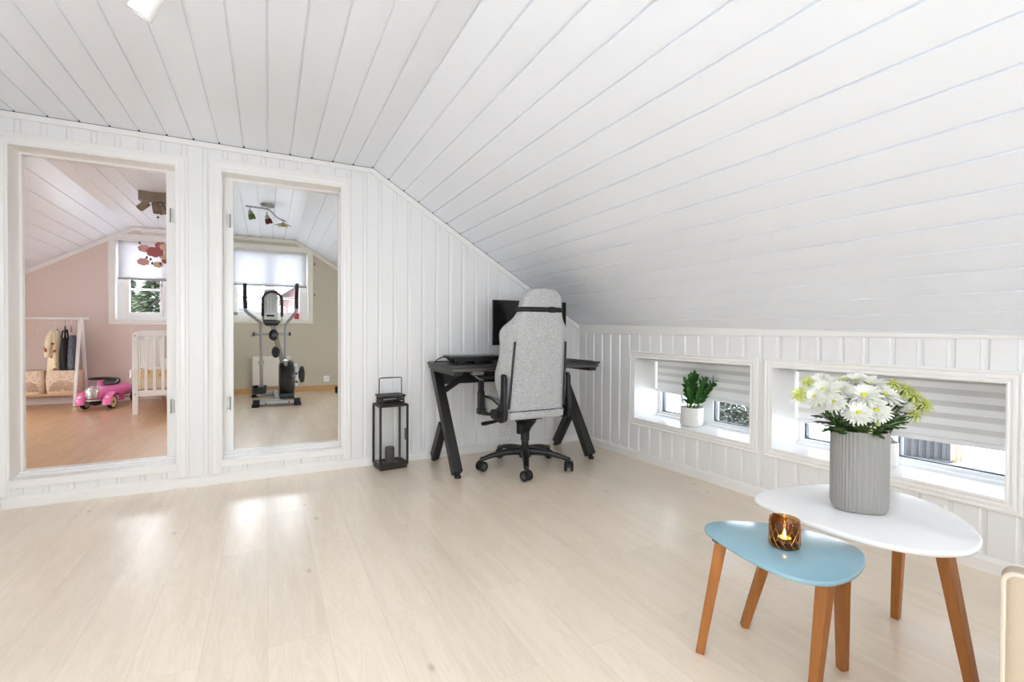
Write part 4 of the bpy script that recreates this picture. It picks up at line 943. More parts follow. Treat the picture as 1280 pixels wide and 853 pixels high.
mb = MB(); mb.ell((.085, 6.235, .80), (.045,.05,.07), 16, 10); mb.box(.05, .12, 6.19, 6.22, .765, .775); bw(mb, 'mast_collar', M['blackp'], t)
mb = MB(); mb.ell((.062, 6.11, 1.0), (.052,.045,.065), 16, 10); mb.tube([(.062,6.07,1.0), (.062,6.04,1.0)], .02, 12); bw(mb, 'pivot_cover', M['blackp'], t)
mb = MB(); mb.tube([(-.135,6.13,1.012), (.225,6.13,1.012)], .015, 14); bw(mb, 'pivot_bar', M['silver'], t)
for x in (-.14, .23):
    mb = MB(); mb.tube([(x-.012,6.13,1.012), (x+.012,6.13,1.012)], .021, 14); bw(mb, 'pivot_cap', M['blackp'], t)
# swinging arms
L = [(-.222,6.02,1.555), (-.222,6.03,1.42), (-.218,6.04,1.295), (-.205,6.05,1.255), (-.09,6.10,1.155), (-.070,6.11,1.12), (-.068,6.13,1.01), (-.066,6.20,.72), (-.064,6.26,.50)]
Rr = [(.303,6.02,1.580), (.300,6.03,1.44), (.298,6.04,1.305), (.288,6.05,1.265), (.20,6.10,1.135), (.188,6.11,1.10), (.186,6.13,1.01), (.186,6.20,.72)]
for P, z in ((L, .40), (Rr, .40)):
    mb = MB(); mb.tube([Vector(p) for p in spline(P[2:], 5, False)], .0165, 14); ao = bw(mb, 'swing_arm', M['silver'], t)
    mb = MB(); mb.tube([Vector(p) for p in spline(P[:3], 6, False)], .021, 16); a0, b0 = Vector(P[0]), Vector(P[1]); mb.ell(P[0], (.021,.021,.018), 14, 8); bw(mb, 'handle_grip', M['grip'], ao)
for x in (-.066, .186):
    mb = MB(); mb.tube([(x,6.205,.70), (x,6.215,.66)], .024, 14); mb.tube([(x-.03,6.2,.69), (x+.03,6.2,.69)], .012, 10); bw(mb, 'arm_joint', M['steel'], t)
mb = MB(); mb.tube([(-.066,6.215,.68), (-.064,6.30,.40)], .019, 14); mb.tube([(-.10,6.30,.395), (-.03,6.30,.395)], .016, 10); bw(mb, 'lower_arm', M['silver'], t)
mb = MB(); mb.tube([(.186,6.215,.68), (.235,6.42,.42)], .019, 14); bw(mb, 'lower_arm', M['silver'], t)
# pedals
for x, y, z in ((-.09, 6.42, .325), (.34, 6.62, .47)):
    mb = MB(); mb.loft([[(x+a*w, y+b*d, zz) for a, b in [(math.copysign(abs(math.cos(2*pi*k/20))**.6, math.cos(2*pi*k/20)), math.copysign(abs(math.sin(2*pi*k/20))**.6, math.sin(2*pi*k/20))) for k in range(20)]] for w, d, zz in ((.06,.15,z-.02),(.078,.175,z-.012),(.082,.18,z+.055),(.074,.172,z+.055),(.07,.165,z+.005))]); bw(mb, 'pedal', M['blackp'], t)
mb = MB(); mb.beam((-.09,6.30,.30), (-.09,7.0,.27), .05, .04); bw(mb, 'pedal_rail', M['silver'], t, bevel=.005)
# crank plate with a side wheel cover
mb = MB(); mb.prism([(6.30,.37),(6.34,.62),(6.55,.64),(6.60,.40),(6.52,.33)], .285, .33, M=Matrix(((0,0,1,0),(1,0,0,0),(0,1,0,0),(0,0,0,1)))); bw(mb, 'crank_plate', M['silver'], t, bevel=.008)
mb = MB(); mb.lathe([(0,-.025),(.085,-.025),(.105,-.012),(.105,.012),(.085,.025),(0,.025)], 30, (.385,6.55,.50), cap=False, M=Mx); bw(mb, 'crank_disc', M['blackp'], t)
for z in (.43, .53):
    mb = MB(); mb.tube([(.31,6.315,z), (.31,6.30,z)], .014, 12); bw(mb, 'bolt', M['rubber'], t)
# console with its hoop handle
mb = MB(); Mc = Matrix.Translation((.033, 6.06, 1.33)) @ Matrix.Rotation(R_(-8), 4, 'X')
def cbox(a, b, c, d, e, f): mb.box(a, b, c, d, e, f, M=Mc)
cbox(-.072,.072,-.02,.04,-.16,.185)
bw(mb, 'console', mat('console_grey', lin(205,209,208), .45), t, bevel=.014, seg=3)
mb = MB(); 
for k in range(4): cbox(-.05+.028*k, -.034+.028*k, -.026, -.018, -.08, .16)
bw(mb, 'console_ribs', mat('console_rib', lin(186,192,190), .4), t, bevel=.003)
mb = MB(); cbox(-.045,.035,-.024,-.018,-.125,-.105); bw(mb, 'console_slot', M['rubber'], t, bevel=.002)
mb = MB(); mb.loft([[(.04+a*w, 6.075+b*d, z) for a, b in ((-1,-1),(1,-1),(1,1),(-1,1))] for w, d, z in ((.055,.03,1.105),(.085,.045,1.14),(.085,.045,1.168))]); bw(mb, 'console_base', M['blackp'], t, bevel=.006)
hoop = [(-.048,6.03,1.21), (-.050,6.025,1.30), (-.048,6.02,1.39)]+[(.048-.097*math.cos(a), 6.015, 1.395+.094*math.sin(a)) for a in [pi*k/10 for k in range(1, 10)]]+[(.144,6.02,1.39), (.146,6.025,1.30), (.146,6.03,1.21)]
mb = MB(); mb.tube(hoop, .0145, 14); bw(mb, 'hoop_grip', M['grip'], t)
mb = MB(); mb.tube([(-.048,6.03,1.22), (-.047,6.04,1.17), (-.02,6.06,1.145)], .009, 10); mb.tube([(.146,6.03,1.22), (.145,6.04,1.17), (.12,6.06,1.145)], .009, 10); bw(mb, 'hoop_bracket', M['steel'], t)

# panel heater
t = thing('panel_heater', 'beige wall panel heater behind the elliptical trainer', 'heater', (.05, DG, .26))
M['heater'] = mat('heater_cream', lin(222,216,204), .4)
mb = MB(); mb.box(-.185, .285, DG-.055, DG-.015, .275, .695); bw(mb, 'body', M['heater'], t, bevel=.008)
mb = MB()
for k in range(12): mb.box(-.165+.036*k, -.145+.036*k, DG-.05, DG-.02, .694, .700)
bw(mb, 'top_grille', M['heater'], t)
mb = MB(); mb.box(-.10, -.07, DG-.02, DG, .33, .62); mb.box(.17, .20, DG-.02, DG, .33, .62); bw(mb, 'wall_bracket', M['steel'], t)
# curtain hooks
for z, l in ((2.012, 'upper small brass hook on the beige wall right of the window'), (1.567, 'lower small brass hook on the beige wall right of the window')):
    t = thing('wall_hook', l, 'hook', (.605, DG, z), 0)
    mb = MB(); mb.box(-.008, .008, -.004, 0, -.02, .02); mb.build('hook_plate', M['iron'], t, bevel=.001)
    mb = MB(); mb.tube([(0,-.004,.01), (0,-.02,.008), (0,-.03,-.002), (0,-.028,-.016), (0,-.016,-.018)], .004, 8); mb.build('hook', mat('brass', lin(150,130,95), .35, .8), t)
t = thing('outdoor_sensor', 'small grey sensor on the left of the beige room window frame', 'sensor', (-.388, DG+.095, 1.262)); mb = MB(); mb.box(-.022, .022, -.012, .0, -.0, .036); mb.build('case', mat('sensor_grey', lin(70,76,74), .5), t, bevel=.003); mb = MB(); mb.box(-.015, .015, -.0135, -.0115, .012, .03); mb.build('display', M['steel'], t)
t = thing('window_tag', 'small red tag standing at the right end of the beige room sill', 'tag', (.372, DG+.06, 1.209)); mb = MB(); mb.box(-.03, .03, -.006, .006, 0, .09); mb.box(-.02, .02, -.006, .006, .09, .125, 1); mb.build('card', [mat('red_card', lin(178,30,38), .5), M['steel']], t, bevel=.002)
t = thing('dumbbell', 'black dumbbell lying on the beige room floor at the right jamb', 'dumbbell', (.95, 7.05, ZF)); mb = MB(); mb.tube([(-.07,0,.045), (.07,0,.045)], .014, 12); mb.build('bar', M['steel'], t)
for s in (-1, 1): mb = MB(); mb.lathe([(0,-.025),(.04,-.025),(.045,-.018),(.045,.018),(.04,.025),(0,.025)], 20, (s*.085,0,.045), cap=False, M=Mx); mb.build('weight', M['rubber'], t)

# ceiling lamp with three flower shades
t = thing('ceiling_lamp', 'wavy ceiling rail lamp with three coloured glass flower shades in the beige room', 'lamp', (.0, 5.46, HF))
mb = MB(); mb.lathe([(0,-.035),(.045,-.035),(.06,-.028),(.065,-.004),(.065,0)], 26, cap=False); mb.build('mounting_plate', M['silver'], t)
rail = [Vector(p) for p in spline([(-.185,-.20,-.085), (-.11,-.14,-.075), (-.03,-.04,-.055), (.03,.02,-.06), (.09,.16,-.09), (.175,.34,-.085)], 6, False)]
mb = MB(); mb.tube(rail, .008, 10); mb.tube([(0,0,-.03), (0,-.0,-.06)], .008, 8); mb.build('rail', M['steel'], t)
def shade(pos, dr, m1, m2, open_):
    q = Vector(dr).normalized(); Q = q.to_track_quat('Z', 'Y').to_matrix().to_4x4(); P = Vector(pos)
    mb = MB(); mb.tube([(P.x,P.y,-.08), P], .005, 8); so = mb.build('shade_stem', M['steel'], t)
    mb = MB(); mb.lathe([(.012,-.01),(.02,.0),(.022,.03),(.012,.035)], 16, P, M=Q); mb.build('bulb_socket', m1, so)
    mb = MB()
    for k in range(6):
        a = 2*pi*k/6; Mk = Q @ Matrix.Rotation(a, 4, 'Z') @ Matrix.Rotation(R_(open_), 4, 'Y')
        pts_ = [(-.012,.0),(-.022,.03),(-.018,.06),(0,.075),(.018,.06),(.022,.03),(.012,0)]
        vs = [P+(Mk @ Vector((.004+.003*s, x, z+.01))) for s in (-1, 1) for x, z in pts_]; n = 7
        mb.add(vs, [tuple(range(n-1,-1,-1)), tuple(range(n,2*n))]+[(i, (i+1) % n, n+(i+1) % n, n+i) for i in range(n)])
    mb.build('petal_shade', m2, so)
    return P
gg = mat('green_glass', lin(112,140,62), .15, trans=.3); rg = mat('red_glass', lin(120,52,58), .15, trans=.3); yg = mat('amber_glass_solid', lin(176,150,70), .2); cg = mat('clear_flower_glass', lin(196,190,178), .1, trans=.3)
shade((-.15,-.17,-.125), (.25,.1,-.9), M['silver'], gg, 18); shade((-.005,-.02,-.125), (.3,.1,-.9), M['silver'], rg, 20); shade((.15,.27,-.125), (0,0,-1), yg, cg, 72)

# ================================================================== pink room
t = thing('ceiling_lamp', 'taupe ceiling lamp with four tilted cylinder heads in the pink room', 'lamp', (-.948, 5.51, HF))
M['taupe'] = mat('taupe_metal', lin(140,124,108), .5, .2, var=.06)
mb = MB(); P = [(p.x, p.y) for p in spline([(-.098,-.055,0),(0,-.035,0),(.12,-.06,0),(.14,0,0),(.12,.06,0),(0,.035,0),(-.098,.055,0),(-.11,0,0)], 5)]; mb.prism(P, -.085, 0); mb.build('mounting_box', M['taupe'], t, bevel=.004)
for (x, y), dr in (((-.06,-.03), (-.65,-.25,-.72)), ((.018,-.0), (.18,-.2,-.96)), ((.055,.035), (.25,.3,-.92)), ((.12,.02), (.93,-.2,-.3))):
    q = Vector(dr).normalized(); Q = q.to_track_quat('Z', 'Y').to_matrix().to_4x4(); P0 = Vector((x, y, -.125))
    mb = MB(); mb.tube([(x,y,-.08), (x,y,-.125)], .006, 8); so = mb.build('head_arm', M['taupe'], t)
    mb = MB(); mb.lathe([(0,-.03),(.030,-.03),(.032,-.027),(.032,.062),(.029,.062),(.029,.05),(0,.05)], 22, P0, cap=False, M=Q); mb.build('lamp_head', M['taupe'], so)
# mobile
MC = Vector((-1.10, 6.62, HF))
t = thing('baby_mobile', 'baby mobile of felt clouds hanging from a white hoop over the crib', 'mobile', MC)
felt = {'p': mat('felt_pink', lin(206,158,152), .95), 'r': mat('felt_rose', lin(164,92,94), .95), 'd': mat('felt_dark_rose', lin(140,78,80), .95), 'b': mat('felt_beige', lin(214,190,158), .95), 'g': mat('felt_mauve', lin(112,84,96), .95)}
mb = MB(); HZ = 2.133; mb.tube([(MC.x+.145*math.cos(2*pi*k/40), MC.y+.145*math.sin(2*pi*k/40), HZ) for k in range(40)], .008, 10, closed=True); bw(mb, 'hoop', M['white'], t)
mb = MB(); mb.tube([(MC.x, MC.y, HF), (MC.x, MC.y, HZ+.08)], .0015, 6)
for k in range(4): a = pi/4+pi/2*k; mb.tube([(MC.x, MC.y, HZ+.08), (MC.x+.145*math.cos(a), MC.y+.145*math.sin(a), HZ)], .0012, 6)
mb.tube([(MC.x-.145,MC.y,HZ), (MC.x+.145,MC.y,HZ)], .0012, 6); bw(mb, 'cord', M['white'], t)
mb = MB(); mb.ell((MC.x, MC.y, HF-.012), (.012,)*3, 12, 8); bw(mb, 'ceiling_bead', felt['g'], t)
for x, z, s, c, dy in ((-1.215,1.955,.062,'p',-.05),(-1.113,1.918,.085,'r',-.09),(-1.238,1.815,.06,'p',.02),(-1.045,2.00,.055,'b',.06),(-1.092,2.02,.06,'r',.10),(-1.035,1.885,.055,'b',-.04),(-1.108,1.795,.05,'b',.05),(-1.02,1.84,.055,'r',.02),(-.99,1.95,.055,'p',.0)):
    mb = MB(); P = []
    for k in range(60):
        a = 2*pi*k/60; r_ = s*(.82+.16*abs(math.sin(a*3.5+.6))); P.append((r_*math.cos(a), r_*math.sin(a)*.72))
    mb.prism(P, -.012, .012, M=Matrix.Translation((x, MC.y+dy, z)) @ Matrix.Rotation(pi/2, 4, 'X')); co_ = bw(mb, 'felt_cloud', felt[c], t, bevel=.005, seg=2)
    mb = MB(); an = Vector((x-MC.x, dy, 0)); an = an.normalized()*.145 if an.length > .01 else Vector((.1,0,0)); mb.tube([(x, MC.y+dy, z+s*.6), (MC.x+an.x, MC.y+an.y, HZ)], .001, 5); bw(mb, 'thread', M['white'], co_)
for x, z in ((-1.20,1.862),(-1.165,1.845),(-1.262,2.02),(-1.15,1.80),(-1.075,1.80)):
    mb = MB(); mb.lathe([(0,-.016),(.010,-.012),(.012,-.004),(.007,.008),(0,.020)], 14, (x, MC.y-.02, z), cap=False); dr_ = bw(mb, 'felt_drop', felt['g'], t); mb = MB(); mb.tube([(x, MC.y-.02, z+.018), (x, MC.y-.02, HZ)], .001, 5); bw(mb, 'thread', M['white'], dr_)

# crib
t = thing('baby_crib', 'white slatted baby crib at the right of the pink room', 'crib', (-.90, 6.72, ZF))
x0, x1, y0, y1 = -1.205, -.60, 6.10, 7.34; z0 = ZF; e = .024
for x in (x0, x1):
    for y in (y0, y1):
        mb = MB(); mb.box(x-e, x+e, y-e, y+e, z0, 1.0); bw(mb, 'leg', M['white'], t, bevel=.004)
for y in (y0, y1):
    mb = MB(); n = 12; mb.prism([(x0-e, .985), (x1+e, .985)]+[(x1+e, 1.01), (x1+e-.025, 1.035), (x1+e-.10, 1.048), (x0-e+.10, 1.048), (x0-e+.025, 1.035), (x0-e, 1.01)], -.018, .018, M=Matrix(((1,0,0,0),(0,0,1,y),(0,1,0,0),(0,0,0,1)))); bw(mb, 'end_top_rail', M['white'], t, bevel=.004)
    mb = MB(); mb.box(x0+e, x1-e, y-.013, y+.013, .365, .425); bw(mb, 'end_bottom_rail', M['white'], t, bevel=.003)
    for k in range(7):
        x = x0+.087+.0715*k; mb = MB(); mb.box(x-.014, x+.014, y-.009, y+.009, .42, .99); bw(mb, 'slat', M['white'], t, bevel=.003)
for x in (x0, x1):
    mb = MB(); mb.box(x-.014, x+.014, y0+e, y1-e, .95, .99); bw(mb, 'side_top_rail', M['white'], t, bevel=.003)
    mb = MB(); mb.box(x-.013, x+.013, y0+e, y1-e, .365, .425); bw(mb, 'side_bottom_rail', M['white'], t, bevel=.003)
    for k in range(14):
        y = y0+.09+.0815*k; mb = MB(); mb.box(x-.008, x+.008, y-.014, y+.014, .42, .955); bw(mb, 'slat', M['white'], t, bevel=.003)
for z in (.39, .99):
    mb = MB(); mb.tube([(x0, y0-e, z), (x0, y0-e-.003, z)], .008, 10); bw(mb, 'bolt', M['steel'], t)
t2 = thing('crib_mattress', 'cream mattress in the white crib', 'mattress', (-.90, 6.72, .43))
mb = MB(); mb.box(x0+.03, x1-.03, y0+.03, y1-.03, .43, .56); bw(mb, 'mattress', mat('mattress_cream', lin(238,226,204), .9, bump=.3), t2, bevel=.02, seg=3)
t2 = thing('crib_bumper', 'cream padded bumper with white trim tied inside the near end of the crib', 'bumper', (-.90, y0+.04, .56))
bm_ = speckle('bumper_print', lin(236,214,170), lin(232,180,130), 26, .9, .52, .6)
mb = MB(); mb.box(x0+.03, x1-.03, y0+.032, y0+.058, .435, .64); bw(mb, 'padding', bm_, t2, bevel=.01, seg=3)
mb = MB(); mb.box(x0+.028, x1-.028, y0+.028, y0+.062, .632, .668); bw(mb, 'white_trim', M['white'], t2, bevel=.012, seg=3)
mb = MB(); mb.tube([Vector(p) for p in spline([(x0-.02,y0+.02,.645),(x0-.035,y0-.02,.63),(x0-.03,y0-.033,.60),(x0-.035,y0-.03,.56)], 5, False)], .012, 8); mb.tube([Vector(p) for p in spline([(x0-.02,y0+.02,.645),(x0+.0,y0-.033,.65),(x0+.03,y0-.02,.655),(x0+.045,y0+.02,.65)], 5, False)], .009, 8); bw(mb, 'tie_ribbon', M['white'], t2)
t2 = thing('crib_pillow', 'white pillow with small grey dots leaning at the far end of the crib', 'pillow', (-.9, 7.0, .56))
mb = MB(); mb.loft([[(-.88+a*w, 7.05+b*.16*s, .57+h) for a, b in [(math.copysign(abs(math.cos(2*pi*k/20))**.6, math.cos(2*pi*k/20)), math.copysign(abs(math.sin(2*pi*k/20))**.6, math.sin(2*pi*k/20))) for k in range(20)]] for w, s, h in ((.15,.7,0),(.25,1,.03),(.26,1,.10),(.2,.8,.17),(.08,.4,.19))]); bw(mb, 'pillow', speckle('pillow_dots', lin(120,112,120), lin(246,244,242), 22, .9, .12, .16, True, 0), t2, sub=1)

# ride-on car
t = thing('ride_on_car', 'pink metal ride-on toy car with cream wheels and a black seat', 'toy car', (-1.60, 6.97, ZF), R_(-103.5))
pk = mat('pink_enamel', lin(238,120,184), .2, var=.02); chrome = mat('chrome', lin(200,200,200), .22, .9); tyre = M['rubber']; disc = mat('cream_disc', lin(226,206,168), .5)
wb_ = .245
secs = []
for x, w, zl, zh in ((-.37,.012,.145,.16),(-.35,.05,.12,.19),(-.30,.085,.10,.217),(-.22,.105,.095,.240),(-.12,.115,.095,.252),(0,.115,.095,.252),(.10,.108,.095,.250),(.20,.098,.095,.250),(.28,.085,.095,.246),(.335,.072,.10,.235),(.355,.06,.11,.22)):
    secs.append([(x, w*math.copysign(abs(c_)**.75, c_), (zl+zh)/2+(zh-zl)/2*math.copysign(abs(s_)**.8, s_)) for c_, s_ in [(math.cos(2*pi*k/24), math.sin(2*pi*k/24)) for k in range(24)]])
mb = MB(); mb.loft(secs); mb.build('body', pk, t, ang=70)
mb = MB(); mb.loft([[(x, w*c_, .185+h*s_) for c_, s_ in [(math.copysign(abs(math.cos(2*pi*k/20))**.6, math.cos(2*pi*k/20)), math.copysign(abs(math.sin(2*pi*k/20))**.6, math.sin(2*pi*k/20))) for k in range(20)]] for x, w, h in ((.34,.062,.062),(.372,.06,.06),(.378,.052,.052))]); go = mb.build('grille', chrome, t)
mb = MB()
for k in range(7): mb.box(.374, .381, -.046+.0145*k, -.041+.0145*k, .135, .232)
mb.build('grille_bars', M['steel'], go)
mb = MB(); mb.loft([[(.30+r*math.cos(a), r*1.05*math.sin(a), z) for a in [2*pi*k/28 for k in range(28)]] for r, z in ((.075,.095),(.088,.10),(.088,.112),(.075,.118))]); mb.build('bumper', chrome, t)
mb = MB(); mb.ell((.29,0,.098), (.068,.062,.06), 18, 10); mb.build('chin', M['rubber'], t)
for s in (-1, 1):
    # arched fender, solid-walled
    mb = MB(); rings = []
    for k in range(13):
        a = R_(-12+(198)*k/12); c = Vector((wb_, s*.125, .078)); rr = []
        for rad, dy in ((.085,-.045),(.096,-.038),(.102,-.015),(.102,.022),(.094,.04),(.085,.045)): rr.append((c.x+rad*1.08*math.cos(a)-(.07*max(0, math.cos(pi-a))**2 if a > pi/2 else 0), c.y+s*dy, c.z+rad*math.sin(a)*(1.12 if a < pi else 1)))
        rings.append(rr)
    mb.loft(rings); fo = mb.build('fender', pk, t, ang=60)
    mb = MB(); mb.ell((.332, s*.128, .135), (.014,.02,.02), 14, 8); mb.build('headlamp', M['white'], fo)
    mb = MB(); mb.loft([[(.17-.09*f, s*(.155-.03*f), .115+.06*(1-f)*q_) for q_ in (-.4,.4)]+[(.17-.09*f, s*(.11-.02*f), .115+.05*(1-f)*q_) for q_ in (.4,-.4)] for f in (0,.5,1)]); mb.build('running_board', mat('pale_pink_enamel', lin(240,190,214), .25), fo)
    for xx, rr_ in ((wb_, .074), (-.243, .074)):
        mb = MB(); My = Matrix.Rotation(pi/2, 4, 'X'); yy = s*(.125 if xx > 0 else .122)
        mb.lathe([(.058,-.018),(.068,-.02),(rr_,-.012),(rr_,.012),(.068,.02),(.058,.018)], 32, (xx, yy, rr_), M=My, cap=False); wo = mb.build('tyre', tyre, t)
        mb = MB(); mb.lathe([(0,-.014),(.05,-.014),(.0585,-.018),(.0585,.018),(.05,.014),(0,.014)], 28, (xx, yy, rr_), M=My, cap=False); mb.build('wheel_disc', disc, wo)
        mb = MB(); mb.tube([(xx, yy-.019, rr_), (xx, yy+.019, rr_)], .012, 12); mb.build('hub', tyre, wo)
mb = MB()
for xx in (wb_, -.243): mb.tube([(xx,-.12,.074), (xx,.12,.074)], .007, 8)
mb.build('axle', M['steel'], t)
mb = MB(); mb.lathe([(.034,.235),(.025,.265),(.018,.315),(.012,.322)], 18, (.215,0,0)); mb.build('steering_column', pk, t)
mb = MB(); mb.tube([(.205+.098*math.cos(a), .098*math.sin(a), .330) for a in [2*pi*k/32 for k in range(32)]], .009, 10, closed=True)
for k in range(3): a = 2*pi*k/3; mb.tube([(.21,0,.322), (.205+.095*math.cos(a), .095*math.sin(a), .330)], .006, 8)
mb.build('steering_wheel', tyre, t)
mb = MB(); mb.loft([[(x*.85+.115, w*.8*c_, z+h*s_) for c_, s_ in [(math.copysign(abs(math.cos(2*pi*k/18))**.7, math.cos(2*pi*k/18)), math.copysign(abs(math.sin(2*pi*k/18))**.7, math.sin(2*pi*k/18))) for k in range(18)]] for x, w, z, h in ((.06,.03,.250,.005),(.0,.075,.256,.010),(-.07,.095,.260,.015),(-.13,.10,.270,.026),(-.175,.095,.282,.040),(-.20,.08,.282,.036),(-.212,.05,.274,.022))]); mb.build('seat', mat('black_vinyl', lin(30,30,32), .35), t, ang=60)
for y in (-.03, .03):
    mb = MB(); mb.ell((.30, y, .248), (.05,.012,.008), 12, 6); mb.build('bonnet_badge', M['white'], t)

# clothes rack
RX, RY = -1.93, 7.20
t = thing('clothes_rack', 'white children\'s clothes rack with a wooden shelf against the pink wall', 'clothes rack', (-2.45, RY, ZF))
mb = MB(); mb.tube([(-3.02,RY,1.178), (-1.855,RY,1.178)], .014, 16); bw(mb, 'hanging_rail', M['white'], t)
for x in (RX, -2.95):
    for s, xo in ((-1, -.012), (1, .012)):
        mb = MB(); mb.beam((x+xo, RY-s*.022, 1.195), (x+xo, RY+s*.165, ZF), .024, .032, (1,0,0)); bw(mb, 'leg', M['white'], t, bevel=.005)
    mb = MB(); mb.box(x-.012, x+.012, RY-.135, RY+.135, .280, .304); bw(mb, 'shelf_bearer', M['white'], t)
mb = MB(); mb.box(-2.96, RX+.02, RY-.128, RY+.128, .305, .325); bw(mb, 'shelf', woodmat('pine_shelf', lin(222,186,136), lin(198,156,106), (2,30,30)), t, bevel=.003)
# baskets
bk_ = speckle('rope_basket', lin(212,188,163), lin(238,221,200), 70, .95, .35, .65); rp = mat('rope_cord', lin(196,164,138), .95)
def basket(cx, label):
    t = thing('storage_basket', label, 'basket', (cx, RY, .3255), 0, 'rope storage baskets on the rack shelf')
    def rr(w, d, z, r=.05):
        return [(sx*(w-r)+r*math.cos(R_(a0+90*k/5)), sy*(d-r)+r*math.sin(R_(a0+90*k/5)), z) for sx, sy, a0 in ((1,1,0),(-1,1,90),(-1,-1,180),(1,-1,270)) for k in range(6)]
    mb = MB(); R2 = []
    for k in range(13):
        z = .252*k/12; w = .142+.010*math.sin(pi*k/12)+.003*(k/12)
        R2 += [rr(w-.003, .105-.003+.006*k/12, z), rr(w, .105+.006*k/12, z+.010)]
    mb.loft(R2+[rr(.133,.10,.26), rr(.130,.097,.03), rr(.12,.09,.012)]); mb.build('woven_body', bk_, t, ang=60)
    mb = MB()
    for q in (.028,.048,.068,.088,.108): mb.tube([(q*math.cos(a), -.1085-.006*.5, .03+q*1.05*math.sin(a)) for a in [pi*k/16 for k in range(17)]], .0042, 6)
    mb.build('arch_stitching', rp, t)
basket(-2.065, 'rope basket with stitched arches nearer the toy car on the rack shelf'); basket(-2.375, 'rope basket with stitched arches at the door jamb on the rack shelf'); 
# hangers and clothes
def hanger(x, label, m):
    t = thing('clothes_hanger', label, 'hanger', (x, RY, 1.09), 0, 'hangers on the white clothes rack')
    mb = MB(); mb.tube([(0,.0,.0), (0,0,.055), (0,.016,.074), (0,.0,.104), (0,-.012,.100)], .0028, 8); mb.build('hook', M['white'] if m is not M['black'] else M['steel'], t)
    mb = MB(); mb.tube([(0.03,-.12,-.065), (.012,-.05,-.02), (0,0,0), (-.012,.05,-.02), (-.03,.12,-.065)], .006, 8); mb.build('shoulder_bar', m, t)
    return t
def garment(name, label, cat, x, m, secs, grp=None, extra=None):
    t = thing(name, label, cat, (x, RY, secs[-1][0]), 0, grp); mb = MB(); n = 36; R2 = []
    for z, wx, wy, fold in secs:
        R2.append([(x+math.cos(a)*wx*(1+fold*math.sin(5*a+z*4)), RY+math.sin(a)*wy*(1+fold*math.cos(4*a+z*6)), z) for a in [2*pi*k/n for k in range(n)]])
    mb.loft(R2); bw(mb, 'cloth', m, t, ang=80)
    if extra: extra(t)
    return t
bf = speckle('butterfly_print', lin(150,88,44), lin(244,230,200), 17, .9, .24, .27, True, 0)
def sleeves(m, x):
    def f(t):
        for s in (-1, 1):
            mb = MB(); mb.tube([(x+s*.012, RY+s*.055, 1.025), (x+s*.030, RY+s*.085, .95), (x+s*.040, RY+s*.105, .84), (x+s*.042, RY+s*.11, .74)], [.024,.030,.028,.022], 12); bw(mb, 'sleeve', m, t)
    return f
hanger(-2.150, 'white hanger holding the cream butterfly dress', M['white'])
garment('patterned_dress', 'cream child dress with brown butterfly print on the rack', 'dress', -2.150, bf, [(1.055,.022,.035,0),(1.03,.035,.07,.02),(.98,.048,.09,.05),(.90,.056,.085,.08),(.82,.052,.08,.1),(.70,.058,.095,.14),(.585,.062,.105,.16),(.58,.05,.09,.16)], None, sleeves(bf, -2.150))
hanger(-2.066, 'black hanger with one bare arm between the dress and the dark overalls', M['black'])
def straps(m, x):
    def f(t):
        for s in (-1, 1): mb = MB(); mb.tube([(x-.02, RY+s*.04, .93), (x-.01, RY+s*.045, 1.03), (x+.005, RY+s*.04, 1.05), (x+.015, RY+s*.04, .95)], .008, 8); bw(mb, 'strap', m, t)
    return f
dk = mat('dark_cotton', lin(46,46,48), .95, var=.15, bump=.4); dn = speckle('grey_denim', lin(84,90,100), lin(122,130,142), 90, .95)
garment('overalls', 'dark grey child overalls hanging on the rack', 'overalls', -2.066, dk, [(.955,.028,.055,.04),(.90,.036,.075,.06),(.80,.042,.085,.08),(.72,.042,.09,.1),(.60,.040,.088,.12),(.588,.034,.08,.12)], None, straps(dk, -2.066))
hanger(-2.013, 'clear hanger holding the grey denim trousers', M['steel'])
garment('denim_trousers', 'grey denim child trousers hanging next to the rack leg', 'trousers', -2.000, dn, [(.985,.020,.06,.05),(.93,.032,.08,.08),(.83,.038,.085,.1),(.72,.042,.088,.12),(.60,.044,.085,.14),(.592,.038,.08,.14)])
# hoop on the wall
t = thing('wall_hoop', 'thin pale wire hoop hanging on the pink wall at the left jamb', 'wall decoration', (-2.452, DG-.008, 1.10))
mb = MB(); mb.tube([(.058*math.cos(2*pi*k/36), 0, .002-.06+.085*math.sin(2*pi*k/36)) for k in range(36)], .004, 8, closed=True); mb.build('hoop', mat('hoop_wire', lin(226,206,198), .4), t); mb = MB(); mb.tube([(0,0,.025), (0,.0,.035), (0,.006,.04)], .003, 6); mb.build('hanging_loop', M['steel'], t)

# ================================================================== outdoors
GZ = -2.0
bm = bmesh.new(); bmesh.ops.create_grid(bm, x_segments=90, y_segments=90, size=60); bmesh.ops.translate(bm, verts=bm.verts, vec=(15,15,GZ))
rnd = random.Random(3)
for v in bm.verts:
    d = (v.co.x-14.5)**2+(v.co.y-3.2)**2
    v.co.z += .10*math.sin(v.co.x*.7)*math.cos(v.co.y*.6)+.05*math.sin(v.co.x*2.1+v.co.y*1.7)
    v.co.z += .85*math.exp(-((v.co.x-17.6)**2/3.+(v.co.y-3.6)**2/2.2))
me = bpy.data.meshes.new('snow_ground'); bm.to_mesh(me); bm.free(); me.materials.append(M['snow']); me.polygons.foreach_set('use_smooth', [True]*len(me.polygons))
g_ = bpy.data.objects.new('snow_ground', me); COL.objects.link(g_); g_['kind'] = 'structure'
fen = mat('dark_fence', lin(24,25,28), .8, var=.35, scale=3)
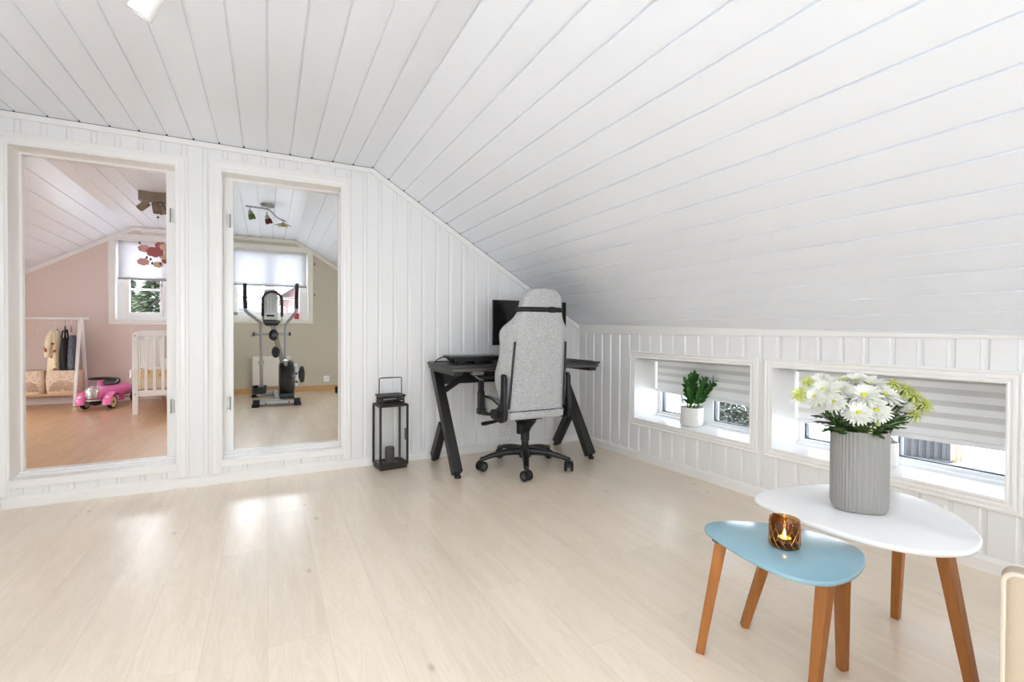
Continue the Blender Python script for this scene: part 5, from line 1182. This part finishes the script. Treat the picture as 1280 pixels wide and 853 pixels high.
def fence(name, label, a, b, h, m, n, cat='fence', base=GZ):
    a = Vector((a[0], a[1], base)); b = Vector((b[0], b[1], base)); t = thing(name, label, cat, a.lerp(b, .5)); d = (b-a); L_ = d.length; d.normalize(); nrm = Vector((-d.y, d.x, 0))
    mb = MB(); w = L_/n
    for k in range(n):
        p = a+d*(w*(k+.5)); mb.beam(p, p+Vector((0,0,h)), w*.84, .022, nrm)
        if cat == 'fence': q_ = a+d*(w*k)-nrm*.035; mb.beam(q_, q_+Vector((0,0,h-.05)), w*.5, .02, nrm)
    bw(mb, 'boards', m, t)
    mb = MB()
    for z in (.06, h-.10): mb.beam(a+nrm*-.075+Vector((0,0,z)), b+nrm*-.075+Vector((0,0,z)), .05, .09, nrm)
    bw(mb, 'rails', m, t)
    return t
fence('garden_fence', 'dark board fence in the snow seen through the right low window', (13.3,6.75), (14.25,5.17), 1.15, fen, 13)
fence('garden_gate', 'pale wooden slatted gate panel at the end of the dark fence', (14.26,5.17), (14.56,5.04), 1.05, mat('pale_wood', lin(92,82,64), .7), 3, 'gate')
fence('garden_fence', 'grey board fence beyond the left low window', (15.6,14.6), (18.4,17.4), 1.4, mat('grey_fence', lin(42,44,48), .8, var=.2), 16)
def leafball(name, label, cat, c, r, m, n, sz, seed, conic=False):
    rnd = random.Random(seed); t = thing(name, label, cat, (c[0], c[1], GZ)); mb = MB()
    for k in range(n):
        if conic:
            f = rnd.random()**.7; z = c[2]+r[2]*(1-f)*2; a = rnd.uniform(0, 2*pi); rad = r[0]*(f+.04)*rnd.uniform(.35,1)*(1+.25*math.sin(z*7)); p = Vector((c[0]+rad*math.cos(a), c[1]+rad*math.sin(a), z-.15*rad)); d = Vector((math.cos(a), math.sin(a), -.35))
        else:
            q = Vector((rnd.gauss(0,1), rnd.gauss(0,1), rnd.gauss(0,1))).normalized(); rad = rnd.uniform(.55,1); p = Vector((c[0]+q.x*r[0]*rad, c[1]+q.y*r[1]*rad, c[2]+q.z*r[2]*rad)); d = q+Vector((rnd.uniform(-.6,.6),)*3)
        d.normalize(); s_ = d.cross(Vector((rnd.uniform(-1,1), rnd.uniform(-1,1), 1))).normalized(); L_ = sz*rnd.uniform(.6,1.3); w = L_*.24
        mb.add([p, p+d*L_*.5+s_*w, p+d*L_, p+d*L_*.5-s_*w], [(0,1,2,3)])
    bw(mb, 'foliage', m, t, fix=False, smooth=False)
    mb = MB(); mb.tube([(c[0], c[1], GZ-.2), (c[0], c[1], c[2]+(r[2]*1.6 if conic else 0))], [.12, .03], 8); bw(mb, 'trunk', mat('bark', lin(70,58,50), .9), t)
    return t
dg_ = mat('winter_bush', lin(58,62,55), .8, var=.4, scale=3); sp = mat('spruce', lin(42,52,32), .8, var=.5, scale=2)
leafball('garden_bush', 'dense grey green bush in the snow beyond the left low window', 'bush', (14.0,10.3,-1.45), (1.5,1.5,.75), dg_, 11000, .16, 5)
leafball('spruce_tree', 'dark spruce at the left of the pink room window view', 'tree', (-4.5,20.3,-1.8), (1.75,1.75,2.85), sp, 9000, .2, 6, True)
leafball('spruce_tree', 'fuller spruce at the right of the pink room window view', 'tree', (-2.80,16.6,-1.8), (1.15,1.15,2.5), sp, 9000, .18, 8, True)
def house(name, label, c, w, d, h, m, mr, rz):
    t = thing(name, label, 'house', (c[0], c[1], GZ), R_(rz)); mb = MB()
    mb.prism([(-w/2,0),(w/2,0),(w/2,h),(0,h+w*.32),(-w/2,h)], -d/2, d/2, M=Matrix(((1,0,0,0),(0,0,1,0),(0,1,0,0),(0,0,0,1)))); mb.build('walls', m, t)
    mb = MB()
    for s in (-1, 1):
        q = [(s*(w/2+.4), h-.25), (0, h+w*.32+.02), (0, h+w*.32+.25), (s*(w/2+.4), h-.02)]
        mb.add([(x, -d/2-.4, z) for x, z in q]+[(x, d/2+.4, z) for x, z in q], [(0,1,2,3),(7,6,5,4),(0,4,5,1),(1,5,6,2),(2,6,7,3),(3,7,4,0)])
    mb.build('snowy_roof', mr, t)
    for x in (-w*.25, w*.22):
        for z in (h*.25, h*.62):
            mb = MB(); mb.box(x-.6, x+.6, -d/2-.06, -d/2+.02, z, z+1.2); fo = mb.build('window', M['white'], t); mb = MB(); mb.box(x-.5, x-.04, -d/2-.07, -d/2-.05, z+.1, z+1.1); mb.box(x+.04, x+.5, -d/2-.07, -d/2-.05, z+.1, z+1.1); mb.build('pane', M['gasket'], fo)
    mb = MB(); mb.box(-w/2-.05, w/2+.05, -d/2-.05, -d/2-.02, h*.50, h*.50+.25); mb.build('trim_board', M['white'], t)
    return t
house('neighbour_house', 'reddish brown house seen through the beige room window', (5.4,30.0), 9, 8, 5.2, mat('red_brown_cladding', lin(92,66,63), .8, var=.2, scale=4), M['snow'], 4)
house('neighbour_house', 'grey white house left in the beige room window view', (-5.2,33.0), 8, 8, 4.3, mat('grey_cladding', lin(120,123,132), .8, var=.12, scale=4), mat('grey_roof', lin(78,82,92), .8), -12)

# ------------------------------------------------------------------ camera and light
cam = bpy.data.cameras.new('camera'); co = bpy.data.objects.new('camera', cam); COL.objects.link(co)
F, YAW, PIT, ROL, HY = 594.4152, .4748, -.0113, .0048, 421.6449
cam.sensor_width = 36; cam.lens = F/1280*36; cam.shift_y = (HY-426.5)/1280; cam.clip_start = .05
fw = Vector((math.sin(YAW)*math.cos(PIT), math.cos(YAW)*math.cos(PIT), math.sin(PIT))); rt = Vector((math.cos(YAW), -math.sin(YAW), 0)); up = rt.cross(fw)
r2 = rt*math.cos(ROL)+up*math.sin(ROL); u2 = -rt*math.sin(ROL)+up*math.cos(ROL)
co.matrix_world = Matrix(((r2.x, u2.x, -fw.x, 0), (r2.y, u2.y, -fw.y, 0), (r2.z, u2.z, -fw.z, 1.05), (0,0,0,1)))
S.camera = co
w = bpy.data.worlds.new('overcast'); S.world = w; w.use_nodes = True
bg = w.node_tree.nodes['Background']; bg.inputs['Color'].default_value = (.89, .95, 1, 1); bg.inputs['Strength'].default_value = 16
def portal(loc, sx, sy, normal):
    l = bpy.data.lights.new('window_portal', 'AREA'); l.shape = 'RECTANGLE'; l.size = sx; l.size_y = sy; l.cycles.is_portal = True
    o = bpy.data.objects.new('window_portal', l); COL.objects.link(o); o.location = loc
    o.rotation_euler = Vector(normal).to_track_quat('-Z', 'Y' if abs(normal[2]) < .9 else 'X').to_euler(); return o
for (a, b), (c, d) in zip(bwins, bz): portal(((a+b)/2, YB-.13, (c+d)/2), b-a, d-c, (0,1,0))
for a, b in wins: portal(KW((a+b)/2, .38, .585), b-a-.1, .5, (-1,0,0))
portal((PX0-.13, (SWN[0]+SWN[1])/2, (SWN[2]+SWN[3])/2), SWN[1]-SWN[0], SWN[3]-SWN[2], (1,0,0))
portal((BX1+.13, (SWN[0]+SWN[1])/2, (SWN[2]+SWN[3])/2), SWN[1]-SWN[0], SWN[3]-SWN[2], (-1,0,0))
for wv in (PWN, BWN): portal(((wv[0]+wv[1])/2, DG+.2, (wv[2]+wv[3])/2), wv[1]-wv[0], wv[3]-wv[2], (0,-1,0))
c = S.cycles; c.max_bounces = 18; c.diffuse_bounces = 10; c.glossy_bounces = 6; c.transparent_max_bounces = 24; c.transmission_bounces = 8
c.caustics_reflective = False; c.caustics_refractive = False; c.use_denoising = True; c.denoiser = 'OPENIMAGEDENOISE'; c.sample_clamp_indirect = 8
vs_ = S.view_settings; S.display_settings.display_device = 'sRGB'; vs_.view_transform = 'Standard'; vs_.look = 'None'; vs_.gamma = 1; vs_.exposure = 0; vs_.use_curve_mapping = False
